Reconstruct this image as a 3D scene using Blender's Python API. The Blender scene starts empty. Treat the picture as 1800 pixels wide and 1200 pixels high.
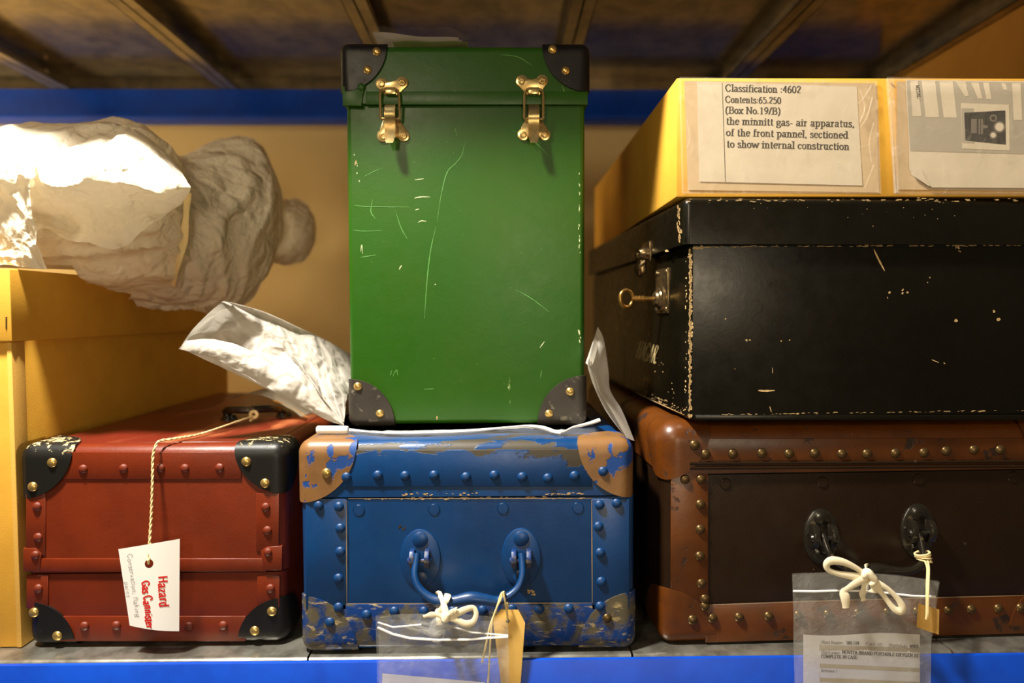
import bpy, bmesh, math, random
from mathutils import Vector as V, Matrix, noise
random.seed(7)
R2 = math.radians
scene = bpy.context.scene
COL = scene.collection

# ------------------------------------------------------------------ camera
FPX = 1200.0                      # focal length in pixels of the 1800 px wide frame
_yaw, _pit, _rol = math.atan(18 / FPX), math.atan(50 / FPX), R2(0.2)
CF = V((math.sin(_yaw) * math.cos(_pit), math.cos(_yaw) * math.cos(_pit), -math.sin(_pit)))
_R = V((math.cos(_yaw), -math.sin(_yaw), 0))
_U = _R.cross(CF)
CR = _R * math.cos(_rol) - _U * math.sin(_rol)
CU = _U * math.cos(_rol) + _R * math.sin(_rol)
cam_data = bpy.data.cameras.new('camera')
cam_data.sensor_width = 36.0
cam_data.lens = FPX / 1800 * 36.0
cam_data.clip_start = 0.02
cam_data.dof.use_dof = True
cam_data.dof.focus_distance = 0.765
cam_data.dof.aperture_fstop = 2.3
cam = bpy.data.objects.new('camera', cam_data)
cam.matrix_world = Matrix(((CR.x, CU.x, -CF.x, 0), (CR.y, CU.y, -CF.y, 0), (CR.z, CU.z, -CF.z, 0), (0, 0, 0, 1)))
COL.objects.link(cam)
scene.camera = cam

# ------------------------------------------------------------------ world, lamps, exposure
world = bpy.data.worlds.new('world')
scene.world = world
world.use_nodes = True
bg = world.node_tree.nodes['Background']
bg.inputs[0].default_value = (1.0, 0.78, 0.50, 1)
bg.inputs[1].default_value = 0.13


def lamp(name, loc, aim, power, sx, sy, col):
    d = bpy.data.lights.new(name, 'AREA')
    d.shape = 'RECTANGLE'
    d.size, d.size_y, d.energy, d.color = sx, sy, power, col
    o = bpy.data.objects.new(name, d)
    o.location = loc
    o.rotation_euler = (V(aim) - V(loc)).to_track_quat('-Z', 'Y').to_euler()
    COL.objects.link(o)
    return o


lamp('aisle_ceiling_lamp', (-0.55, 0.405, 1.10), (-0.25, 0.8, -0.1), 86, 0.13, 0.13, (1.0, 0.95, 0.84))
lamp('left_ceiling_lamp', (-0.85, -1.6, 0.95), (0, 1.3, 0.1), 19, 0.3, 0.3, (1.0, 0.82, 0.56))
lamp('added_front_fill', (0.45, -2.2, 0.0), (-.1, 1.6, 0.35), 20, 0.5, 0.3, (1.0, 0.82, 0.56))  # added fill, no fixture there: like bounce from opposite, lifts wall and upper panels
lamp('added_wall_fill', (-1.75, 1.27, 0.10), (-.1, 1.62, 0.25), 17, 0.2, 0.5, (1.0, 0.78, 0.48))  # invented light out of view, added to brighten back wall and panel undersides
vs = scene.view_settings
vs.view_transform = 'Standard'
vs.look = 'None'
vs.exposure = -0.28
vs.gamma = 1.0
vs.use_curve_mapping = False


# ------------------------------------------------------------------ coordinate frames
class Frame:
    """Local axes of one thing: turned by yaw about a vertical through (px, py)."""
    def __init__(s, yaw=0.0, piv=(0, 0)):
        s.m = Matrix.Translation((piv[0], piv[1], 0)) @ Matrix.Rotation(R2(yaw), 4, 'Z') @ Matrix.Translation((-piv[0], -piv[1], 0))
        s.i = s.m.inverted()

    def ray(s, px, py):
        d = CF + CR * ((px - 900) / FPX) - CU * ((py - 600) / FPX)
        o = s.i @ V((0, 0, 0))
        return o, (s.i.to_3x3() @ d)

    def pt(s, px, py, Y):
        o, d = s.ray(px, py)
        return o + d * ((Y - o.y) / d.y)

    def px(s, px, py, X):
        o, d = s.ray(px, py)
        return o + d * ((X - o.x) / d.x)

    def pz(s, px, py, Z):
        o, d = s.ray(px, py)
        return o + d * ((Z - o.z) / d.z)


WORLD = Frame()
cur = WORLD
P = WORLD.pt


# ------------------------------------------------------------------ materials
class NT:
    def __init__(s, name):
        s.mat = bpy.data.materials.new(name)
        s.mat.use_nodes = True
        s.n, s.l = s.mat.node_tree.nodes, s.mat.node_tree.links
        s.bsdf = s.n['Principled BSDF']
        s.out = s.n['Material Output']
        s._co = None

    def co(s):
        if not s._co:
            s._co = s.n.new('ShaderNodeTexCoord').outputs['Object']
        return s._co

    def put(s, sock, v):
        if hasattr(v, 'links') or isinstance(v, bpy.types.NodeSocket):
            s.l.new(v, sock)
        else:
            sock.default_value = v

    def math(s, op, a, b=0.0, c=0.0, clamp=False):
        n = s.n.new('ShaderNodeMath')
        n.operation = op
        n.use_clamp = clamp
        for k, v in enumerate((a, b, c)):
            s.put(n.inputs[k], v)
        return n.outputs[0]

    def noise(s, scale, detail=4, rough=.55, dist=0.0, stretch=None):
        n = s.n.new('ShaderNodeTexNoise')
        v = s.co()
        if stretch:
            m = s.n.new('ShaderNodeMapping')
            m.inputs['Scale'].default_value = stretch
            s.l.new(v, m.inputs[0])
            v = m.outputs[0]
        s.l.new(v, n.inputs['Vector'])
        n.inputs['Scale'].default_value = scale
        n.inputs['Detail'].default_value = detail
        n.inputs['Roughness'].default_value = rough
        n.inputs['Distortion'].default_value = dist
        return n.outputs[0]

    def step(s, x, lo, hi):
        n = s.n.new('ShaderNodeMapRange')
        n.interpolation_type = 'SMOOTHSTEP'
        s.put(n.inputs[0], x)
        n.inputs[1].default_value, n.inputs[2].default_value = lo, hi
        return n.outputs[0]

    def axis(s, k):
        n = s.n.new('ShaderNodeSeparateXYZ')
        s.l.new(s.co(), n.inputs[0])
        return n.outputs[k]

    def mix(s, f, a, b):
        n = s.n.new('ShaderNodeMix')
        n.data_type = 'RGBA'
        s.put(n.inputs[0], f)
        s.put(n.inputs[6], a)
        s.put(n.inputs[7], b)
        return n.outputs[2]

    def bump(s, h, strength, dist, prev=None):
        n = s.n.new('ShaderNodeBump')
        n.inputs['Strength'].default_value = strength
        n.inputs['Distance'].default_value = dist
        s.l.new(h, n.inputs['Height'])
        if prev is not None:
            s.l.new(prev, n.inputs['Normal'])
        return n.outputs[0]


def lin(c):
    return tuple(((v / 255) / 12.92 if v / 255 <= .04045 else ((v / 255 + .055) / 1.055) ** 2.4) for v in c) + (1.0,)


def make(name, col, rough=.5, metal=0.0, spec=.5, var=None, bump=(), wear=(), coat=0.0, trans=0.0, rvar=0.0, crease=()):
    """col sRGB; var (scale, dark sRGB, amount); bump [(scale, strength, distance, stretch)];
    wear [(sRGB, noise scale, lo, hi, (axis, centre, gain) or None, stretch)]"""
    t = NT(name)
    c = lin(col)
    if var:
        c = t.mix(t.math('MULTIPLY', t.step(t.noise(var[0], 5), .35, .7), var[2]), lin(col), lin(var[1]))
    r = rough
    if rvar:
        r = t.math('ADD', rough - rvar / 2, t.math('MULTIPLY', t.noise(60, 4), rvar))
    m_all = None
    for w in wear:
        x = t.noise(w[1], 6, .62, .4, w[5] if len(w) > 5 else None)
        if w[4]:
            ax, cen, gain = w[4]
            q = t.math('SUBTRACT', t.axis(ax), cen)
            if len(w) > 6 and w[6] == 'abs':
                q = t.math('ABSOLUTE', q)
            x = t.math('MULTIPLY_ADD', q, gain, x)
        m = t.step(x, w[2], w[3])
        c = t.mix(m, c, lin(w[0]))
        r = t.math('ADD', r, t.math('MULTIPLY', m, .18), clamp=True)
        m_all = m if m_all is None else t.math('MAXIMUM', m, m_all)
    b = t.bsdf
    t.put(b.inputs['Base Color'], c)
    t.put(b.inputs['Roughness'], r)
    b.inputs['Metallic'].default_value = metal
    b.inputs['Specular IOR Level'].default_value = spec
    b.inputs['Coat Weight'].default_value = coat
    b.inputs['Coat Roughness'].default_value = .2
    nrm = None
    if m_all is not None:
        nrm = t.bump(t.math('SUBTRACT', 1.0, m_all), .5, .0004, nrm)
    for q in crease:
        n = t.n.new('ShaderNodeTexVoronoi')
        n.feature = 'DISTANCE_TO_EDGE'
        n.inputs['Scale'].default_value = q[0]
        n.inputs['Randomness'].default_value = 1.0
        w = t.n.new('ShaderNodeTexNoise')
        w.inputs['Scale'].default_value = q[0] * .45
        t.l.new(t.co(), w.inputs['Vector'])
        a = t.n.new('ShaderNodeVectorMath')
        a.operation = 'MULTIPLY_ADD'
        t.l.new(w.outputs['Color'], a.inputs[0])
        a.inputs[1].default_value = (1.6 / q[0],) * 3
        t.l.new(t.co(), a.inputs[2])
        t.l.new(a.outputs[0], n.inputs['Vector'])
        nrm = t.bump(t.step(n.outputs['Distance'], 0.0, .28), q[1], q[2], nrm)
    for q in bump:
        nrm = t.bump(t.noise(q[0], 5, .6, 0, q[3] if len(q) > 3 else None), q[1], q[2], nrm)
    if nrm is not None:
        t.l.new(nrm, b.inputs['Normal'])
    if trans:
        tr = t.n.new('ShaderNodeBsdfTranslucent')
        t.put(tr.inputs[0], c)
        if nrm is not None:
            t.l.new(nrm, tr.inputs['Normal'])
        mx = t.n.new('ShaderNodeMixShader')
        mx.inputs[0].default_value = trans
        t.l.new(b.outputs[0], mx.inputs[1])
        t.l.new(tr.outputs[0], mx.inputs[2])
        t.l.new(mx.outputs[0], t.out.inputs[0])
    return t.mat


def plastic(name, haze, tint, scale=70, hz=.10):
    """thin clear polythene: see-through film with gloss and faint milky creases"""
    t = NT(name)
    b = t.bsdf
    b.inputs['Base Color'].default_value = lin(tint)
    b.inputs['Roughness'].default_value = .12
    b.inputs['Specular IOR Level'].default_value = .8
    x = t.noise(scale, 5, .6, 1.2)
    nrm = t.bump(x, .6, .002)
    t.l.new(nrm, b.inputs['Normal'])
    tr = t.n.new('ShaderNodeBsdfTransparent')
    mx = t.n.new('ShaderNodeMixShader')
    f = t.math('ADD', haze, t.math('MULTIPLY', t.step(x, .52, .75), hz))
    t.l.new(f, mx.inputs[0])
    t.l.new(tr.outputs[0], mx.inputs[1])
    t.l.new(b.outputs[0], mx.inputs[2])
    t.l.new(mx.outputs[0], t.out.inputs[0])
    return t.mat


MT = {}
MT['wall'] = make('wall_paint', (216, 188, 126), .8, var=(3, (198, 168, 106), .6), bump=[(240, .15, .001)])
MT['wallo'] = make('side_board', (206, 150, 60), .8, var=(4, (180, 124, 46), .7), bump=[(200, .15, .001)])
MT['floor'] = make('floor_vinyl', (120, 112, 98), .5, var=(8, (96, 90, 80), .6))
MT['beam'] = make('blue_beam_paint', (3, 70, 190), .42, spec=.4, var=(20, (3, 52, 156), .6), bump=[(500, .05, .0003)])
MT['galv'] = make('galvanised_steel', (180, 166, 136), .16, metal=.68, var=(26, (126, 120, 106), .8), bump=[(14, .05, .002), (160, .03, .0005)], rvar=.1)
MT['deck'] = make('galvanised_deck', (176, 172, 160), .3, metal=.8, var=(40, (110, 106, 96), .8), bump=[(300, .08, .0004)], rvar=.2)
MT['bolt'] = make('bolt_zinc', (226, 216, 186), .25, metal=.9)
MT['card'] = make('yellow_cardboard', (220, 164, 50), .72, var=(14, (204, 148, 40), .7), bump=[(420, .2, .0006), (30, .1, .001)])
MT['cardedge'] = make('cardboard_edge', (218, 168, 74), .8, bump=[(300, .3, .0005)])
MT['staple'] = make('staple_wire', (92, 76, 48), .4, metal=.7)
MT['green'] = make('green_fibreboard', (33, 82, 5), .40, spec=.4, var=(9, (43, 82, 3), .7), bump=[(260, .12, .0006), (34, .12, .002)],
                   rvar=.16, wear=[((150, 178, 104), 46, .735, .77, None, (1, 1, .35)), ((118, 164, 84), 150, .76, .79, None)])
MT['scr'] = make('pale_scratch', (206, 214, 160), .7)
MT['scrf'] = make('faint_scratch', (92, 152, 70), .6)
MT['scrk'] = make('raw_board_chip', (196, 160, 106), .8, bump=[(500, .5, .0006)])
MT['leather'] = make('black_leather', (18, 16, 15), .40, spec=.35, bump=[(420, .18, .0004), (60, .15, .001)], rvar=.15,
                     wear=[((92, 82, 66), 90, .66, .74, None)])
MT['leatherg'] = make('grey_worn_leather', (50, 44, 37), .5, spec=.4, bump=[(420, .2, .0004)], wear=[((112, 104, 88), 80, .58, .72, None)], var=(30, (36, 31, 25), .7))
MT['leatherc'] = make('black_leather_scuffed_cream', (20, 19, 16), .42, spec=.35, bump=[(420, .18, .0005)],
                      wear=[((196, 176, 128), 110, .60, .66, (2, .021, 9.0))])
MT['brass'] = make('brass_rivet', (216, 184, 112), .3, metal=.85, var=(300, (170, 120, 50), .6))
MT['brassf'] = make('brass_fitting', (216, 192, 132), .27, metal=.92, var=(90, (184, 146, 84), .8), bump=[(200, .06, .0005)], rvar=.2)
MT['red'] = make('oxblood_fibreboard', (108, 36, 9), .36, spec=.5, var=(16, (88, 27, 6), .6), bump=[(330, .28, .0006), (70, .15, .001)], rvar=.12,
                 wear=[((206, 150, 110), 140, .80, .83, None)])
MT['redt'] = make('oxblood_top_scuffed', (104, 30, 14), .36, spec=.5, var=(10, (92, 26, 14), .8), bump=[(330, .25, .0006)],
                  wear=[((150, 82, 44), 14, .50, .66, None, (1, .25, 1))])
MT['blue'] = make('blue_painted_board', (3, 56, 106), .38, spec=.5, var=(12, (3, 45, 90), .8), bump=[(300, .14, .0006), (30, .12, .0015)], rvar=.15,
                  wear=[((70, 64, 50), 60, .70, .78, None), ((150, 128, 92), 130, .765, .79, None)])
MT['bluelid'] = make('blue_painted_lid', (3, 58, 110), .36, spec=.5, var=(12, (3, 47, 94), .8), bump=[(300, .14, .0006)], rvar=.15,
                     wear=[((60, 52, 38), 34, .44, .48, (2, .0215, -11.0), (.4, 1, 1), 'abs'), ((150, 128, 92), 150, .77, .79, None)])
MT['bluelow'] = make('blue_painted_board_scuffed', (4, 46, 104), .42, spec=.45, bump=[(300, .2, .0006)],
                     wear=[((74, 68, 52), 40, .44, .60, None), ((166, 148, 104), 120, .58, .72, None, (.35, 1, 1.6))])
MT['cornerbw'] = make('worn_corner_top', (128, 90, 50), .42, spec=.5, bump=[(300, .15, .0005), (60, .15, .001)], var=(24, (100, 68, 36), .7),
                      wear=[((4, 60, 128), 30, .545, .57, None, (1, 1, .8)), ((206, 170, 120), 140, .72, .76, None)])
MT['cornerbl'] = make('worn_corner_bottom', (5, 50, 108), .44, spec=.45, bump=[(300, .2, .0006)],
                      wear=[((84, 76, 56), 40, .40, .56, None), ((168, 146, 100), 110, .56, .68, None, (.5, 1, 1.4))])
MT['edgeraw'] = make('raw_edge_line', (150, 128, 100), .7, bump=[(400, .4, .0004)])
MT['brown'] = make('tan_fibre_trim', (94, 48, 7), .36, spec=.5, var=(18, (66, 31, 4), .8), bump=[(260, .15, .0006)], rvar=.14,
                   wear=[((44, 26, 14), 38, .60, .66, None), ((206, 150, 90), 150, .79, .81, None)])
MT['brownp'] = make('dark_brown_panel', (36, 21, 8), .33, spec=.35, var=(14, (30, 16, 6), .8), bump=[(300, .2, .0005)], rvar=.15,
                    wear=[((96, 80, 56), 34, .70, .80, None)])
MT['rivetb'] = make('dull_bronze_rivet', (112, 88, 52), .36, metal=.75, var=(400, (60, 44, 26), .8))
MT['iron'] = make('black_enamel_iron', (26, 22, 16), .22, spec=.6, bump=[(180, .12, .0006)], wear=[((92, 70, 34), 90, .60, .68, None)], coat=.3)
MT['black'] = make('black_japanned_board', (14, 11, 5), .28, spec=.3, var=(9, (19, 15, 7), .8), bump=[(220, .1, .0005), (26, .1, .0015)], rvar=.2,
                   wear=[((190, 160, 108), 120, .775, .79, None)])
MT['chip'] = make('cream_chip', (206, 172, 118), .75, bump=[(500, .5, .0006)])
MT['darkgap'] = make('dark_recess_board', (16, 12, 9), .8)
MT['keym'] = make('key_brass', (176, 138, 72), .28, metal=.9, var=(200, (120, 86, 40), .7))
MT['nick'] = make('tarnished_nickel', (150, 128, 92), .25, metal=.9, var=(150, (70, 52, 30), .8))
MT['tissue'] = make('white_tissue', (206, 198, 186), .7, spec=.2, trans=.25, bump=[(240, .2, .0008), (40, .25, .003)], crease=[(16, .5, .006), (42, .4, .0025)])
MT['tyvek'] = make('white_wrapping_fabric', (246, 236, 214), .6, spec=.3, trans=.28, bump=[(320, .25, .0008), (46, .4, .004)], crease=[(13, .5, .008), (34, .5, .004), (80, .35, .0016)])
MT['foam'] = make('white_felt_strip', (244, 240, 232), .8, trans=.2, bump=[(420, .3, .0006)])
MT['paper'] = make('white_paper', (206, 190, 164), .7, spec=.3, var=(30, (194, 178, 150), .6), bump=[(60, .12, .001)])
MT['paperw'] = make('bright_card', (250, 246, 240), .65, spec=.3, bump=[(300, .1, .0003)])
MT['grey'] = make('grey_print', (162, 150, 130), .7)
MT['ink'] = make('black_ink', (26, 22, 20), .6)
MT['inkg'] = make('grey_ink', (104, 94, 82), .7)
MT['inkr'] = make('red_marker', (214, 24, 16), .6)
MT['manila'] = make('manila_tag', (236, 192, 104), .7, var=(40, (226, 176, 84), .6), bump=[(60, .15, .0008)])
MT['string'] = make('cotton_string', (232, 208, 150), .8, bump=[(900, .6, .0006)])
MT['tape'] = make('cotton_tape', (244, 230, 196), .8, bump=[(900, .4, .0004)])
MT['clear'] = plastic('clear_polythene', .15, (214, 212, 206))
MT['sleeve'] = plastic('clear_wallet', .08, (236, 220, 196), 50, .12)
MT['zip'] = make('zip_ridge', (250, 248, 242), .4, spec=.5)
MT['backing'] = make('wallet_backing', (196, 168, 128), .5, spec=.4, bump=[(60, .2, .001)])
MT['gold'] = make('gold_lettering', (222, 196, 140), .5)
MT['pgreen'] = make('pale_green_slip', (196, 206, 150), .7)


# ------------------------------------------------------------------ objects
def wloc(o):
    r = V((0, 0, 0))
    while o is not None:
        r = r + o.location
        o = o.parent
    return r


def thing(name, label, cat, loc, group=None):
    o = bpy.data.objects.new(name, None)
    o.empty_display_size = .02
    COL.objects.link(o)
    o.location = cur.m @ V(loc)
    o['label'], o['category'] = label, cat
    if group:
        o['group'] = group
    return o


def tag(o, label, cat, group=None):
    o['label'], o['category'] = label, cat
    if group:
        o['group'] = group
    return o


def struct(o):
    o['kind'] = 'structure'
    return o


def obj(name, bm, mats, parent=None, label=None, smooth=True):
    bm.transform(cur.m)
    bmesh.ops.recalc_face_normals(bm, faces=bm.faces)
    vs_ = [v.co for v in bm.verts]
    lo = V((min(v[k] for v in vs_) for k in range(3)))
    hi = V((max(v[k] for v in vs_) for k in range(3)))
    c = (lo + hi) / 2
    bm.transform(Matrix.Translation(-c))
    me = bpy.data.meshes.new(name)
    for f in bm.faces:
        f.smooth = smooth
    bm.to_mesh(me)
    bm.free()
    if not isinstance(mats, (list, tuple)):
        mats = [mats]
    for m in mats:
        me.materials.append(MT[m])
    if smooth:
        try:
            me.set_sharp_from_angle(angle=R2(40))
        except Exception:
            pass
    o = bpy.data.objects.new(name, me)
    COL.objects.link(o)
    o.location = c
    if parent is not None:
        o.parent = parent
        o.location = c - wloc(parent)
    if label:
        o['label'] = label
    return o


B = bmesh.new


def box(bm, x0, x1, y0, y1, z0, z1, r=0.0, seg=3, mi=0, flat=None):
    """rounded box; flat 't' or 'b' keeps the rim edges at the top or bottom square"""
    t = B()
    bmesh.ops.create_cube(t, size=1.0)
    for v in t.verts:
        v.co = V((x0 + (v.co.x + .5) * (x1 - x0), y0 + (v.co.y + .5) * (y1 - y0), z0 + (v.co.z + .5) * (z1 - z0)))
    if r > 0:
        zf = {'t': z1, 'b': z0}.get(flat)
        ed_ = [e for e in t.edges if zf is None or any(abs(v.co.z - zf) > 1e-6 for v in e.verts)]
        bmesh.ops.bevel(t, geom=ed_, offset=r, segments=seg, profile=.5, affect='EDGES', clamp_overlap=True)
    join(bm, t, mi)
    return bm


def join(bm, t, mi=0, keep=False):
    bm.verts.index_update()
    mp = {}
    for v in t.verts:
        mp[v] = bm.verts.new(v.co)
    for f in t.faces:
        try:
            g = bm.faces.new([mp[v] for v in f.verts])
            g.material_index = f.material_index if keep else mi
        except ValueError:
            pass
    t.free()


def plate(bm, pts, y0, y1, bev=0.0, mi=0):
    """outline pts (x, z) swept from y1 (back) to y0 (front)"""
    t = B()
    vb = [t.verts.new((p[0], y1, p[1])) for p in pts]
    vf = [t.verts.new((p[0], y0, p[1])) for p in pts]
    t.faces.new(vb)
    ff = t.faces.new(vf)
    n = len(pts)
    for k in range(n):
        t.faces.new((vb[k], vb[(k + 1) % n], vf[(k + 1) % n], vf[k]))
    bmesh.ops.recalc_face_normals(t, faces=t.faces)
    if bev > 0:
        bmesh.ops.bevel(t, geom=list(ff.edges), offset=bev, segments=2, profile=.5, affect='EDGES', clamp_overlap=True)
    join(bm, t, mi)
    return bm


def decal(bm, pts, mi):
    f = bm.faces.new([bm.verts.new(p) for p in pts])
    f.material_index = mi


def tube(bm, pts, rad, seg=8, closed=False, mi=0, flat=None, cap=True):
    """sweep along pts; rad number or list; flat (up vector, ratio) squashes the section along up"""
    pts = [V(p) for p in pts]
    n = len(pts)
    rad = [rad] * n if not isinstance(rad, (list, tuple)) else rad
    tan = []
    for k in range(n):
        a = pts[(k - 1) % n] if (closed or k) else pts[k]
        b = pts[(k + 1) % n] if (closed or k < n - 1) else pts[k]
        tan.append((b - a).normalized() if (b - a).length > 1e-9 else V((0, 0, 1)))
    up = V((0, 0, 1)) if abs(tan[0].z) < .9 else V((0, 1, 0))
    if flat:
        up = V(flat[0])
    rings = []
    nx = None
    for k in range(n):
        if flat:
            u = up - tan[k] * up.dot(tan[k])
            u = u.normalized() if u.length > 1e-4 else (nx or tan[k].orthogonal().normalized())
            nx = u
            v = tan[k].cross(u)
        else:
            if nx is None:
                nx = (up - tan[k] * up.dot(tan[k])).normalized()
            else:
                nx = nx - tan[k] * nx.dot(tan[k])
                nx = nx.normalized() if nx.length > 1e-6 else tan[k].orthogonal().normalized()
            u = nx
            v = tan[k].cross(u)
        q = flat[1] if flat else 1.0
        rings.append([bm.verts.new(pts[k] + u * (rad[k] * q * math.cos(2 * math.pi * j / seg)) + v * (rad[k] * math.sin(2 * math.pi * j / seg))) for j in range(seg)])
    for k in range(n if closed else n - 1):
        a, b = rings[k], rings[(k + 1) % n]
        for j in range(seg):
            f = bm.faces.new((a[j], a[(j + 1) % seg], b[(j + 1) % seg], b[j]))
            f.material_index = mi
    if cap and not closed:
        for r in (rings[0], rings[-1]):
            f = bm.faces.new(r)
            f.material_index = mi
    return bm


def spline(pts, n=8, closed=False):
    """Catmull-Rom through pts (any dimension)"""
    pts = [V(p) for p in pts]
    out = []
    m = len(pts)
    for k in range(m if closed else m - 1):
        if closed:
            a, b, c, d = pts[k - 1], pts[k], pts[(k + 1) % m], pts[(k + 2) % m]
        else:
            b, c = pts[k], pts[k + 1]
            a = pts[k - 1] if k else b * 2 - c
            d = pts[k + 2] if k + 2 < m else c * 2 - b
        for j in range(n):
            t = j / n
            out.append((b * 2 + (c - a) * t + (a * 2 - b * 5 + c * 4 - d) * t * t + (b * 3 - a - c * 3 + d) * t ** 3) * .5)
    if not closed:
        out.append(pts[-1])
    return out


def lathe(bm, prof, cen, axis, seg=20, mi=0, phase=0.0):
    """prof [(radius, height along axis)]"""
    ax = V(axis).normalized()
    u = ax.orthogonal().normalized()
    v = ax.cross(u)
    cen = V(cen)
    rings = []
    for r, h in prof:
        if r < 1e-7:
            rings.append([bm.verts.new(cen + ax * h)])
        else:
            rings.append([bm.verts.new(cen + ax * h + (u * math.cos(2 * math.pi * j / seg + phase) + v * math.sin(2 * math.pi * j / seg + phase)) * r) for j in range(seg)])
    for a, b in zip(rings, rings[1:]):
        for j in range(seg):
            k = (j + 1) % seg
            if len(a) == 1 and len(b) == 1:
                continue
            if len(a) == 1:
                f = bm.faces.new((a[0], b[k], b[j]))
            elif len(b) == 1:
                f = bm.faces.new((a[j], a[k], b[0]))
            else:
                f = bm.faces.new((a[j], a[k], b[k], b[j]))
            f.material_index = mi
    return bm


def sheet(bm, fn, nu, nv, mi=0, thick=0.0):
    g = [[bm.verts.new(fn(i / nu, j / nv)) for j in range(nv + 1)] for i in range(nu + 1)]
    for i in range(nu):
        for j in range(nv):
            f = bm.faces.new((g[i][j], g[i + 1][j], g[i + 1][j + 1], g[i][j + 1]))
            f.material_index = mi
    return g


def ell(cx, cz, rx, rz, n=28):
    return [(cx + rx * math.cos(2 * math.pi * k / n), cz + rz * math.sin(2 * math.pi * k / n)) for k in range(n)]


_riv = {}


def rivet(p, r, mat, parent, hole=False, flatness=.62, label=None, axis='y'):
    """round rivet head on a face that looks along -y (or -x): shared mesh, own object"""
    key = (mat, hole, flatness, axis)
    if key not in _riv:
        bm = B()
        if hole:
            prof = [(0, -.02), (.38, -.02), (.46, .30), (.62, .42), (.85, .30), (1, .0), (1, -.3)]
        else:
            prof = [(0, flatness)] + [(math.sin(a), flatness * math.cos(a)) for a in [math.pi / 2 * k / 6 for k in range(1, 7)]] + [(1, -.3)]
        lathe(bm, prof, (0, 0, 0), (0, -1, 0) if axis == 'y' else (-1, 0, 0), 18)
        bmesh.ops.recalc_face_normals(bm, faces=bm.faces)
        me = bpy.data.meshes.new('rivet')
        for f in bm.faces:
            f.smooth = True
        bm.to_mesh(me)
        bm.free()
        me.materials.append(MT[mat])
        _riv[key] = me
    o = bpy.data.objects.new('rivet', _riv[key])
    COL.objects.link(o)
    o.scale = (r, r, r)
    o.rotation_euler = cur.m.to_euler()
    o.parent = parent
    o.location = (cur.m @ V(p)) - wloc(parent)
    if label:
        o['label'] = label
    return o


def corner(name, cx, cy, cz, sx, sz, Rx, Rz, Ry, r, mats, parent, t=.0016, label=None, n=16):
    """moulded corner cap over a rounded case corner; (sx, 1, sz) points into the case"""
    bm = B()

    def mp(u, w, h):                   # distances in from the sharp corner along x, y, z
        p = V((u, w, h))
        q = V((max(p.x, r), max(p.y, r), max(p.z, r)))
        d = p - q
        if d.length < 1e-9:
            return p
        return q + d.normalized() * (r + t)

    def put(u, w, h, tt):
        p = V((u, w, h))
        q = V((max(p.x, r), max(p.y, r), max(p.z, r)))
        d = p - q
        d = d.normalized() if d.length > 1e-9 else V((0, 0, 0))
        p = q + d * (r + tt)
        return V((cx + sx * p.x, cy + p.y, cz + sz * p.z))
    for face in range(3):
        ext = ((Rx, Rz), (Ry, Rz), (Rx, Ry))[face]

        def co(i, j, tt):
            a = math.pi / 2 * j / n
            rho = i / n
            p, q = rho * math.cos(a), rho * math.sin(a)
            # push the grid outwards so it stays even on the square part
            p, q = p * ext[0], q * ext[1]
            return (put(p, 0, q, tt), put(0, p, q, tt), put(p, q, 0, tt))[face]
        for i in range(n):
            for j in range(n):
                if i == 0:
                    pts = [co(0, 0, t), co(1, j, t), co(1, j + 1, t)]
                else:
                    pts = [co(i, j, t), co(i + 1, j, t), co(i + 1, j + 1, t), co(i, j + 1, t)]
                bm.faces.new([bm.verts.new(x) for x in pts])
        for j in range(n):
            pts = [co(n, j, t), co(n, j + 1, t), co(n, j + 1, -.0005), co(n, j, -.0005)]
            bm.faces.new([bm.verts.new(x) for x in pts])
    bmesh.ops.remove_doubles(bm, verts=bm.verts, dist=1e-5)
    return obj(name, bm, mats, parent, label)


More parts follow.
